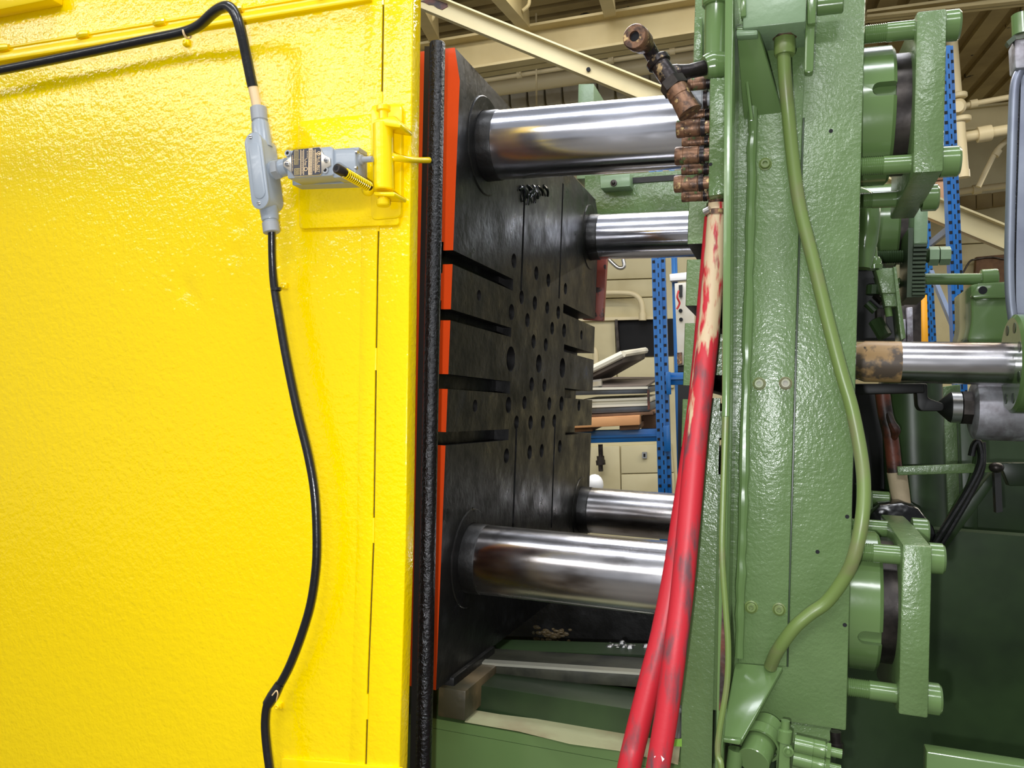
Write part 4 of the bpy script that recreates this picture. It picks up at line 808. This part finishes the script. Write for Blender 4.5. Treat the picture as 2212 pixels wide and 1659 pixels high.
hs = [[(2098, 985), (2104, 962), (2114, 956), (2118, 1000), (2090, 1060), (2040, 1140), (2020, 1172)], [(2122, 955), (2121, 1010), (2100, 1060), (2060, 1130), (2030, 1180)], [(2112, 956), (2110, 1000), (2096, 1050), (2070, 1090), (2034, 1160)]]
for i, h in enumerate(hs):
    obj('hydraulic_hose', MB().tube([uy(x, y, 2.4 + .03 * i) for x, y in h], .0085 + .003 * (i == 2), 10, 6), CABL if i < 2 else GRND, label=('outermost thin black hose looping under the grey sleeve', 'straight thin black hose below the grey sleeve', 'dark green hose between the two black hoses')[i], cat='hose')
obj('slant_rail', MB().hull8([uy(2142, 1020, 2.5), uy(2160, 1030, 2.5), uy(2045, 1185, 2.5), uy(2020, 1180, 2.5)], [p + Vector((0, .04, 0)) for p in (uy(2142, 1020, 2.5), uy(2160, 1030, 2.5), uy(2045, 1185, 2.5), uy(2020, 1180, 2.5))]), GRND, bevel=0.003, label='dark green slanting rail beside the black hoses', cat='rail')
bs = thing('base_housing', (0.9, 2.7, 0), 'large dark green base housing at the lower right', 'machine base')  # same green as the machine, its shade put into the darker colour
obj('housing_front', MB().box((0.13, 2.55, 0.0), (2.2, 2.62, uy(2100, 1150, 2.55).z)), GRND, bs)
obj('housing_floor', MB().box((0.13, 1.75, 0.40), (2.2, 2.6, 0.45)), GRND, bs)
obj('housing_lip', MB().box((xpx(2001, 1645, 1.62), 1.62, 0.3), (2.0, 1.66, uy(2100, 1639, 1.62).z)), GRNS, bs, bevel=0.003)
# upper right: green cast bracket, tube, silver sheet with hose
gb = thing('cast_bracket', uy(2130, 735, 2.6), 'bright green cast bracket with a hole beside the coupling disc', 'bracket')
pts = rounded(P([(2085, 745), (2098, 700), (2096, 616), (2110, 612), (2200, 606), (2200, 745)], 2.55), 0.03)
obj('bracket_body', MB().prism(pts, (0, 0.25, 0)), GRNS, gb, bevel=0.012)
obj('bracket_cap', PR([(2098, 640), (2112, 612), (2200, 607), (2200, 643), (2106, 645)], 2.535, 0.03), GRNS, gb, bevel=0.004)
c = uy(2123, 627, 2.535); obj('bracket_hole', MB().cyl(c + Vector((0, -.001, 0)), c + Vector((0, .01, 0)), .011, n=18), HOLE, gb)
gt = thing('green_tube', uy(2040, 605, 2.55), 'horizontal green tube with a collar passing behind the toothed sector', 'pipe')
obj('tube_run', MB().tube([uy(1938, 622, 2.6), uy(1952, 608, 2.6), uy(1975, 603, 2.6), uy(2060, 603, 2.6), uy(2130, 603, 2.6)], .0165, 16, 6), GRNS, gt)
obj('tube_collar', MB().cyl(uy(2118, 602, 2.6), uy(2155, 600, 2.6), .026, n=20, ch=.003), GRNS, gt)
ss = thing('silver_guard', uy(2200, 690, 2.3), 'silver sheet guard with black edge hose at the right border', 'guard')
obj('guard_sheet', MB().hull8([uy(2202, 90, 2.32), uy(2300, 60, 2.32), uy(2300, 700, 2.32), uy(2192, 700, 2.32)], [p + Vector((0, .02, 0)) for p in (uy(2202, 90, 2.32), uy(2300, 60, 2.32), uy(2300, 700, 2.32), uy(2192, 700, 2.32))]), SILV, ss)
obj('edge_hose', MB().tube([uy(2205, 150, 2.28), uy(2192, 185, 2.28), uy(2187, 280, 2.28), uy(2183, 420, 2.28), uy(2180, 560, 2.28), uy(2182, 640, 2.28), uy(2188, 690, 2.28)], .011, 12, 6), SILV, ss)
obj('edge_trim', MB().tube([uy(2200, 165, 2.3), uy(2196, 300, 2.3), uy(2190, 500, 2.3), uy(2189, 640, 2.3), uy(2194, 690, 2.3)], .006, 10, 6), RUBB, ss)
obj('hose_block', PR([(2190, 85), (2225, 80), (2225, 145), (2193, 148)], 2.26, 0.06), ALU, ss, bevel=0.006)
obj('block_tab', PR([(2174, 90), (2192, 74), (2195, 84), (2180, 98)], 2.25, 0.02), GRND, ss)
obj('green_post', MB().cyl(uy(2208, 76, 2.26), uy(2206, 32, 2.26), .022, n=18), GRNS, ss)
# small hardware in the gap right of the fixed platen
fs = thing('limit_valve', uy(1920, 690, 2.3), 'green solenoid valve body with a hanging stub beside the toothed sector', 'valve')
obj('valve_body', MB().prism(P([(1891, 580), (1930, 578), (1940, 633), (1905, 634)], 2.3), (0, 0.06, 0)), GRN, fs, bevel=0.003)
obj('valve_foot', MB().prism(P([(1906, 634), (1939, 633), (1938, 662), (1912, 662)], 2.305), (0, 0.05, 0)), GRN, fs, bevel=0.002)
obj('valve_stub', MB().cyl(uy(1918, 664, 2.32), uy(1921, 684, 2.32), .009, n=12), GRNS, fs)
obj('mount_plate', MB().prism(P([(1929, 576), (1936, 576), (1957, 730), (1946, 735)], 2.295), (0, 0.12, 0)), GRN, fs, bevel=0.002)
obj('lead_rod', MB().tube(P([(1881, 430), (1883, 490), (1888, 560)], 2.2), .009, 10, 4), GRNS, fs)
obj('rod_gland', MB().lathe(uy(1888, 556, 2.2), (uy(1889, 580, 2.2) - uy(1888, 556, 2.2)), [(0, .013), (.008, .017), (.018, .017), (.02, .02), (.03, .018)], 16), GRNS, fs)
lm = MB(); rnd = random.Random(5)
lm.tube([uy(1830, 425, 2.1), uy(1866, 438, 2.1), uy(1876, 470, 2.1), uy(1868, 520, 2.12), uy(1862, 580, 2.12)], [.03, .03, .026, .03, .02], 16, 5)
obj('cast_housing', lm, GRNS, label='lumpy green cast housing at the platen edge by the thin rod', cat='housing')
dk = thing('dark_linkage', uy(1885, 720, 2.5), 'dark linkage in the gap above the plunger rod', 'linkage')
obj('cavity_back', PR([(1830, 560), (1935, 590), (1952, 735), (1830, 735)], 2.55, 0.05), BLACK, dk)  # black sheet closing the cavity behind the pins
for i in range(9):
    x = 1868 + rnd.uniform(0, 34); y = 560 + i * 19
    obj('linkage_pin', MB().cyl(uy(x, y, 2.42 + rnd.uniform(0, .06)), uy(x + rnd.uniform(-8, 22), y + rnd.uniform(10, 45), 2.42), rnd.uniform(.008, .02), n=10), GRND if i % 2 else DSTEEL, dk)

# ================================================================== YELLOW DOOR
YD = 1.25
sd = thing('safety_door', uy(430, 1659, YD), 'glossy yellow sliding safety door filling the left of the view', 'door')
seam = [(830, -160), (828, -60), (824, 220), (815, 560), (811, 800), (806, 1170), (795, 1450), (787, 1730), (764, 2700)]
edge = [(895, -160), (893, -60), (889, 220), (884, 560), (881, 800), (876, 1170), (868, 1450), (860, 1730), (836, 2700)]
lap = [(791, -160), (789, -60), (785, 220), (779, 560), (776, 800), (770, 1170), (761, 1450), (752, 1730), (728, 2700)]
XLFT = -700
obj('door_core', MB().prism(P([(XLFT, -160)] + [(x - 1.5, y) for x, y in seam] + [(XLFT, 2700)], YD + 0.007), (0, 0.010, 0)), YEL2, sd)
def seam_x(y):
    for (p, q) in zip(seam, seam[1:]):
        if p[1] <= y <= q[1]: return p[0] + (q[0] - p[0]) * (y - p[1]) / (q[1] - p[1])
    return seam[-1][0]
dents = [(516, 488, 14, 12, .003), (508, 545, 16, 14, .0025), (402, 622, 13, 22, .004), (420, 645, 14, 14, .002), (60, 190, 120, 16, .002), (220, 860, 60, 40, .0012)]
gm = MB(); nx, ny = 170, 200
for jy in range(ny + 1):
    y = -160 + 2860 * jy / ny
    for ix in range(nx + 1):
        t = ix / nx; x = XLFT + (seam_x(y) - 1.5 - XLFT) * (1 - (1 - t) ** 1.25)
        dy = sum(dp * math.exp(-((x - a) / w) ** 2 - ((y - b2) / h) ** 2) for a, b2, w, h, dp in dents) + .0006 * math.sin(x * .013 + 1) * math.sin(y * .011)
        p = uy(x, y, YD); p.y += dy; gm.v.append(p)
for jy in range(ny):
    for ix in range(nx): k0 = jy * (nx + 1) + ix; gm.f.append([k0, k0 + 1, k0 + nx + 2, k0 + nx + 1])
obj('door_panel', gm, YEL, sd)
obj('overlap_strip', MB().prism(P(lap + [(x - 1.5, y) for x, y in seam[::-1]], YD - 0.0015), (0, 0.004, 0)), YEL, sd, bevel=0.0008)
obj('edge_strip', MB().prism(P([(x + 1.5, y) for x, y in seam] + edge[::-1], YD - 0.001), (0, 0.033, 0)), YEL, sd, bevel=0.0025, seg=3)
obj('backing_sheet', MB().prism(P([(700, -160), (850, -160), (800, 2700), (680, 2700)], YD + 0.012), (0, 0.012, 0)), BROWN, sd)
for (ya, yb) in ((-160, 12), (200, 500), (752, 800), (1118, 1172), (1498, 1552)):   # stitch welds closing the seam
    n = 6; pts = []
    for i in range(n + 1):
        y = ya + (yb - ya) * i / n
        for (p, q) in zip(seam, seam[1:]):
            if p[1] <= y <= q[1]: x = p[0] + (q[0] - p[0]) * (y - p[1]) / (q[1] - p[1]); break
        pts.append(uy(x, y, YD + 0.003))
    obj('stitch_weld', MB().tube(pts, .0045, 8, 2), YEL2, sd)
def railp(x, off): return (x, 131 - 0.1655 * x + off)
def strip(o0, o1, xa, xb, Y, dep, m, name, bev=0.001):
    return obj(name, MB().prism(P([railp(xa, o0), railp(xb, o0), railp(xb, o1), railp(xa, o1)], Y), (0, dep, 0)), m, sd, bevel=bev)
strip(-16, 0, XLFT, 800, YD - 0.009, 0.012, YEL2, 'rail_lower')
strip(-30, -25, XLFT, 800, YD - 0.006, 0.009, YEL2, 'rail_upper')
strip(-27, -14, XLFT, 800, YD - 0.003, 0.006, YEL2, 'rail_web')
for x in (8, 180, 345, 512, 700):
    a = uy(*railp(x - 10, -24), YD - .005); b_ = uy(*railp(x + 12, -26), YD - .005); obj('weld_lump', MB().tube([a, (a + b_) / 2 + Vector((0, -.003, 0)), b_], [.006, .008, .006], 10, 4), YEL2, sd)
obj('top_lip', MB().prism(P([(XLFT, 160), (0, 20), (110, -2), (110, -70), (XLFT, -70)], YD - 0.03), (0, 0.03, 0)), YEL2, sd, bevel=0.004)
obj('lower_plate', MB().prism(rounded(P([(606, 1638), (752, 1650), (870, 1660), (870, 1760), (604, 1760)], YD - 0.007), 0.006), (0, 0.007, 0)), YEL2, sd, bevel=0.0015)
# cable clips
def clip(x, y):
    c = uy(x, y, YD); o = obj('cable_clip', MB().box(c + Vector((-.007, -.006, -.005)), c + Vector((.007, .002, .007))), YEL2, sd, bevel=.002)
    obj('clip_screw', MB().lathe(c + Vector((0, -.006, 0)), (0, -1, 0), [(0, .0045), (.003, .0045), (.004, .003), (.002, .0015)], 12), YEL2, o)
clip(405, 95); clip(616, 619); clip(604, 1524)
# edge bar
eb = thing('edge_bar', uy(917, 1659, 1.335), 'glossy black upright rubber bar beside the yellow door edge', 'bar')
obj('bar_tube', MB().lathe(uy(945, 91, 1.335), (uy(912, 1800, 1.335) - uy(945, 91, 1.335)), [(0, .009), (.002, .0135), (.004, .0145), (2.0, .0145)], 28), RUBB, eb)
obj('bar_channel', MB().hull8([uy(917, 100, 1.35), uy(941, 100, 1.35), uy(890, 2500, 1.35), uy(868, 2500, 1.35)][:4], [p + Vector((0, .008, 0)) for p in (uy(921, 100, 1.35), uy(941, 100, 1.35), uy(890, 2500, 1.35), uy(872, 2500, 1.35))]), BLACK, eb)
# ---------------- switch plate, actuator, limit switch, conduit body
sp = thing('switch_plate', uy(756, 490, YD), 'yellow mounting plate welded on the door edge', 'plate')
obj('plate_sheet', MB().prism(rounded(P([(643, 262), (846, 240), (862, 486), (645, 494)], YD - 0.009), 0.008), (0, 0.009, 0)), YEL, sp, bevel=0.002)
obj('bracket_plate', MB().prism(rounded(P([(800, 226), (868, 222), (866, 470), (800, 476)], YD - 0.012), 0.012), (0, 0.012, 0)), YEL2, sp, bevel=0.003)
ac = thing('door_actuator', uy(828, 446, 1.205), 'yellow pivot sleeve with pin knobs and lever touching the black bar', 'actuator')
YA = 1.21
a, b_ = uy(827, 268, YA), uy(829, 412, YA); ax = (b_ - a).normalized()
obj('sleeve', MB().lathe(a, ax, [(0, .016), (.002, .0175), ((b_ - a).length - .002, .0175), ((b_ - a).length, .016)], 28), YEL2, ac)
obj('ear', MB().prism(rounded(P([(806, 258), (850, 250), (866, 268), (864, 276), (808, 268)], YA - .014), .004), (0, .045, 0)), YEL2, ac, bevel=.0015)
obj('ear', MB().prism(rounded(P([(806, 414), (852, 414), (852, 424), (808, 422)], YA - .014), .004), (0, .045, 0)), YEL2, ac, bevel=.0015)
t0 = uy(828, 228, YA); obj('pin_knob', MB().lathe(t0, ax, [(0, .010), (.002, .012), (.009, .012), (.011, .008), (.024, .008)], 20), YEL2, ac)
t0 = uy(828, 420, YA); obj('pin_knob', MB().lathe(t0, ax, [(0, .008), (.008, .008), (.009, .0115), (.018, .0115), (.020, .010)], 20), YEL2, ac)
obj('lever', MB().tube([uy(842, 338, YA + .005), uy(858, 341, YA + .01), uy(880, 345, YA + .03), uy(905, 346, 1.28), uy(926, 346, 1.315)], [.0095, .0065, .0055, .0052, .0056], 14, 5), YEL2, ac)
sb0, sb1 = uy(726, 363, 1.12), uy(800, 405, 1.20); sx = (sb1 - sb0)
bo = obj('stop_bolt', MB().lathe(sb0, sx, [(0, .0045), (0, .0072), (.0015, .008), (.016, .008), (.0165, .0055), (sx.length, .0055)], 20), DSTEEL, ac, label='rusty socket bolt')
obj('bolt_socket', MB().lathe(sb0 - sx.normalized() * .0003, sx, [(0, .0045), (.003, .0044)], 6), HOLE, bo)
co = []; e1 = sx.cross(Vector((0, 0, 1))).normalized(); e2 = sx.normalized().cross(e1)
for i in range(10 * 14 + 1):
    t = i / 140; ang = 2 * math.pi * t * 14; dd = (.022 if t < .08 else .022 + (t - .08) / .92 * (sx.length - .026)); co.append(sb0 + sx.normalized() * dd + (e1 * math.cos(ang) + e2 * math.sin(ang)) * .0078)
obj('spring', MB().tube(co, .0011, 6, 1), YEL2, ac)
obj('spring_ball', MB().ball(uy(795, 410, 1.22), .011), YEL2, ac)
# limit switch
YW = 1.17
ls = thing('limit_switch', uy(690, 400, 1.21), 'grey limit switch with printed metal nameplate', 'switch')
obj('housing', MB().prism(rounded(P([(618, 326), (714, 316), (719, 320), (720, 376), (716, 379), (621, 386)], YW), .003), (0, 0.042, 0)), GRY, ls, bevel=.0015)
obj('head_block', MB().prism(rounded(P([(718, 323), (763, 322), (768, 326), (768, 376), (762, 381), (719, 384)], YW + .004), .003), (0, 0.036, 0)), GRY, ls, bevel=.0015)
obj('mount_slab', MB().prism(P([(628, 330), (775, 318), (775, 395), (632, 400)], YW + .042), (0, YD - .009 - YW - .042, 0)), GRY, ls)
c = uy(770, 346, YW + .02); obj('shaft_hub', MB().lathe(c, (1, 0, 0), [(0, .012), (.004, .012), (.005, .0085), (.012, .0085), (.013, .005), (.03, .005)], 18), GRYD, ls)
for dy in (-.012, .012): c2 = uy(768, 346, YW + .006) + Vector((0, 0, dy * 1.1)); obj('hub_screw', MB().cyl(c2, c2 + Vector((.004, 0, 0)), .003, n=10), STEEL, ls)
q = lambda x, y: (500 + x * .2049, 180 + y * .2049)
np_px = [q(*p) for p in ((650, 703), (930, 668), (965, 745), (1035, 785), (1042, 865), (985, 900), (930, 965), (660, 988), (620, 930), (545, 872), (550, 832), (620, 775))]
npl = obj('nameplate', MB().prism(P(np_px, YW - .0035), (0, .0035, 0)), PLATE, ls, bevel=.0006, label='printed metal nameplate')
NY = YW - .0042
k = lambda x, y: (600 + x * .09946, 300 + y * .09946)
obj('print_field', MB().prism(P([k(*p) for p in ((345, 235), (905, 185), (935, 235), (945, 740), (905, 775), (350, 800), (300, 730), (290, 340))], YW - .0040), (0, .0008, 0)), PRINT, npl)
obj('print_stripe', MB().prism(P([k(*p) for p in ((672, 210), (755, 203), (745, 775), (662, 782))], NY), (0, .0005, 0)), CREAMP, npl)
obj('print_stripe', MB().prism(P([k(*p) for p in ((360, 240), (450, 232), (445, 560), (358, 565))], NY), (0, .0005, 0)), DECKD, npl)
obj('print_stripe', MB().prism(P([k(*p) for p in ((358, 640), (480, 632), (480, 780), (360, 790))], NY), (0, .0005, 0)), DECKD, npl)
for (x0, y0, x1, y1) in ((495, 240, 502, 785), (558, 235, 565, 780), (320, 450, 495, 440), (350, 595, 495, 588), (810, 230, 816, 740)):
    w = 3
    obj('print_line', MB().prism(P([k(x0 - w, y0 - w), k(x1 + w, y0 - w), k(x1 + w, y1 + w), k(x0 - w, y1 + w)], NY), (0, .0004, 0)), CREAMP, npl)
def text(s, x, y, hpx, m, ang=-90, par=npl, Y=NY - .0003, name='lettering', stretch=1.0):
    cu = bpy.data.curves.new('t', 'FONT'); cu.body = s; cu.size = 1.0; cu.align_x = 'LEFT'; cu.align_y = 'CENTER'; cu.resolution_u = 3
    to = bpy.data.objects.new('t', cu); COL.objects.link(to); bpy.context.view_layer.update()
    me = bpy.data.meshes.new_from_object(to.evaluated_get(bpy.context.evaluated_depsgraph_get())); bpy.data.objects.remove(to, do_unlink=True)
    o0 = uy(*k(x, y), Y); sc = (uy(*k(x + hpx, y), Y) - o0).length * 1.35
    down = (uy(*k(x - 4, y + 100), Y) - o0).normalized(); right = Vector((down.z, 0, -down.x)) * -1
    ca = [v.co.copy() for v in me.vertices]
    if ang == 0: ca = [Vector((-v.y, v.x, 0)) for v in ca]
    m_ = MB(); m_.v = [o0 + down * (v.x * sc * stretch) + right * (v.y * sc) for v in ca]; m_.f = [list(p.vertices) for p in me.polygons]; bpy.data.meshes.remove(me)
    if right.x < 0: m_.v = [o0 + down * (v.x * sc * stretch) - right * (v.y * sc) for v in ca]
    return obj(name, m_, m, par)
text('BUL. 802T', 895, 385, 52, CREAMP, stretch=0.98); text('C', 583, 470, 66, CREAMP, ang=0); text('E', 583, 548, 62, CREAMP, ang=0)
def ticks(cols, m, seed):
    rn = random.Random(seed); mm = MB()
    for (x, ya, yb, w) in cols:
        y = ya
        while y < yb:
            l = rn.uniform(10, 34); sk = -(x - 600) * .0; mm.prism(P([k(x - w, y), k(x + w, y - w * .1), k(x + w, min(y + l, yb)), k(x - w, min(y + l, yb))], NY - .0003), (0, .0003, 0)); y += l + rn.uniform(5, 12)
    return obj('fine_print', mm, m, npl, kind='stuff')
ticks([(322, 360, 700, 5), (530, 260, 770, 6), (782, 240, 700, 7), (835, 300, 720, 6), (640, 260, 420, 5), (855, 420, 700, 4)], CREAMP, 1)
ticks([(690, 230, 760, 5), (722, 230, 760, 8)], PRINT, 2); ticks([(385, 260, 550, 4), (405, 260, 550, 4), (425, 260, 550, 4), (385, 650, 780, 4), (410, 650, 780, 4), (440, 650, 780, 4), (465, 650, 780, 4)], PRINT, 3)
c = uy(*k(893, 318), NY - .0002); obj('logo_ring', MB().lathe(c, (0, -1, 0), [(-.0003, .0036), (.0003, .0036), (.0003, .0026), (-.0003, .0026)], 24, cap=False), CREAMP, npl)
c = uy(*k(893, 318), NY - .0002); obj('logo_mark', MB().prism([c + Vector((.0018, 0, .0012)), c + Vector((-.002, 0, .0004)), c + Vector((-.0018, 0, -.0006)), c + Vector((.0016, 0, -.0016))], (0, .0003, 0)), CREAMP, npl)
c = uy(*k(610, 655), NY - .0002); obj('logo_ring', MB().lathe(c, (0, -1, 0), [(-.0003, .0036), (.0003, .0036), (.0003, .0026), (-.0003, .0026)], 20, cap=False), CREAMP, npl)
for (x, y) in ((205, 545), (1055, 465)):
    c = uy(*k(x, y), NY); o = obj('plate_screw', MB().lathe(c, (0, -1, 0), [(-.001, .0040), (.0016, .0040), (.0022, .003)], 18), STEEL, ls)
    obj('screw_slot', MB().box(c + Vector((-.0032, -.0026, -.0006)), c + Vector((.0032, -.0020, .0006))), HOLE, o)
for (x, y) in ((215, 310), (1035, 680)):
    c = uy(*k(x, y), YW - .002); o = obj('mount_boss', MB().lathe(c, (0, -1, 0), [(-.03, .0055), (.001, .0055), (.001, .003), (-.004, .003)], 18), GRYD, ls)
    obj('boss_hole', MB().cyl(c + Vector((0, -.0008, 0)), c + Vector((0, .002, 0)), .0028, n=14), HOLE, o)
# conduit body
cb = thing('conduit_fitting', uy(585, 502, 1.20), 'grey conduit body with oval screwed cover on the yellow door', 'conduit fitting')
def stadium(p, q_, hw, Y, n=10):
    a = uy(*p, Y); b_ = uy(*q_, Y); d = (b_ - a).normalized(); s = Vector((-d.z, 0, d.x)); out = []
    for i in range(n + 1): t = math.pi * i / n; out.append(a + s * hw * math.cos(t) - d * hw * math.sin(t))
    for i in range(n + 1): t = math.pi * i / n; out.append(b_ - s * hw * math.cos(t) + d * hw * math.sin(t))
    return out
obj('body_shell', MB().prism(stadium((547, 310), (562, 428), .0165, 1.165), (0, .046, 0)), GRY, cb, bevel=.004, seg=3)
cv = obj('cover', MB().prism(stadium((546, 307), (561, 430), .0172, 1.160), (0, .005, 0)), GRY, cb, bevel=.0012)
obj('cover_dome', MB().prism(stadium((548, 322), (560, 415), .0115, 1.158), (0, .004, 0)), GRY, cv, bevel=.0016)
for (x, y) in ((542, 296), (560, 439)):
    c = uy(x, y, 1.160); o = obj('cover_screw', MB().lathe(c, (0, -1, 0), [(-.001, .0035), (.0015, .0035), (.0022, .0025)], 14), STEEL, cv)
    obj('screw_slot', MB().box(c + Vector((-.003, -.0026, -.0005)), c + Vector((.003, -.0018, .0005))), HOLE, o)
YH = 1.19
def axis_lathe(p, q_, prof, m, name, n=24, Y=YH):
    a = uy(*p, Y); b_ = uy(*q_, Y); return obj(name, MB().lathe(a, b_ - a, [(t * (b_ - a).length, rr) for t, rr in prof], n), m, cb)
axis_lathe((558, 232), (561, 262), [(0, .0125), (.06, .0142), (.94, .0142), (1, .013)], GRYD, 'compression_nut')
axis_lathe((561, 260), (568, 320), [(0, .0125), (.08, .0125), (.1, .0145), (.15, .0150), (1, .0170)], GRY, 'hub')
axis_lathe((577, 425), (585, 482), [(0, .0170), (.85, .0150), (.9, .0142), (.92, .0125), (1, .0125)], GRY, 'hub')
axis_lathe((584, 480), (587, 503), [(0, .013), (.06, .0145), (.94, .0145), (1, .013)], GRYD, 'compression_nut')
axis_lathe((578, 372), (622, 360), [(0, .0165), (.45, .0165), (.5, .0150), (1, .0150)], GRY, 'side_hub', Y=1.192)
axis_lathe((594, 367), (606, 364), [(0, .0172), (1, .0172)], GRYD, 'hex_ring', n=6, Y=1.188)
# cables
up = [(-700, 262, 1.20), (-400, 220, 1.20), (-120, 172, 1.20), (0, 152, 1.205), (120, 128, 1.205), (250, 101, 1.205), (330, 84, 1.205), (395, 70, 1.20), (430, 55, 1.19), (458, 30, 1.175), (478, 17, 1.165), (495, 15, 1.16), (508, 30, 1.16), (520, 65, 1.165), (532, 120, 1.175), (541, 165, 1.182), (546, 188, 1.186)]
uc = thing('upper_cable', uy(405, 80, 1.2), 'black cable arching across the door top down to the grey fitting', 'cable')
obj('cable_run', MB().tube([uy(*p) for p in up], .0092, 16, 6), CABL, uc)
obj('cable_end', MB().tube([uy(545, 183, 1.186), uy(551, 210, 1.188), uy(556, 236, 1.19)], .0085, 14, 3), CREAMP, uc, label='peeled cream cable end')
c = uy(404, 72, 1.2); obj('cable_tie', MB().lathe(c + Vector((-.002, 0, 0)), (1, 0, .15), [(0, .0096), (0, .0108), (.004, .0108), (.004, .0096)], 18, cap=False), CREAMP, uc)
lo = [(587, 500, 1.19), (588, 560, 1.20), (592, 615, 1.205), (604, 690, 1.205), (620, 780, 1.205), (643, 890, 1.205), (666, 985, 1.205), (679, 1060, 1.205), (684, 1140, 1.205), (683, 1220, 1.205), (672, 1300, 1.205), (652, 1370, 1.205), (625, 1440, 1.205), (598, 1490, 1.205), (579, 1518, 1.20), (573, 1560, 1.20), (576, 1610, 1.20), (583, 1665, 1.20), (588, 1720, 1.20), (590, 2200, 1.20), (580, 2690, 1.20)]
lc = thing('lower_cable', uy(583, 1665, 1.2), 'black cable hanging from the grey fitting down the yellow door', 'cable')
obj('cable_run', MB().tube([uy(*p) for p in lo], [.0066, .0066, .0072] + [.0076] * 18, 16, 6), CABL, lc)
c = uy(596, 622, 1.205); obj('cable_tie', MB().lathe(c, (.1, 0, -1), [(0, .0078), (0, .0092), (.005, .0092), (.005, .0078)], 16, cap=False), CABL, lc)
obj('tape_wrap', MB().tube([uy(604, 1478, 1.203), uy(590, 1503, 1.2), uy(578, 1522, 1.198)], [.0082, .0105, .0095], 14, 4), CABL, lc)
obj('tie_wire', MB().tube([uy(588, 1502, 1.19), uy(597, 1492, 1.188), uy(600, 1500, 1.19), uy(596, 1515, 1.2)], .0012, 6, 4), CREAMP, lc)
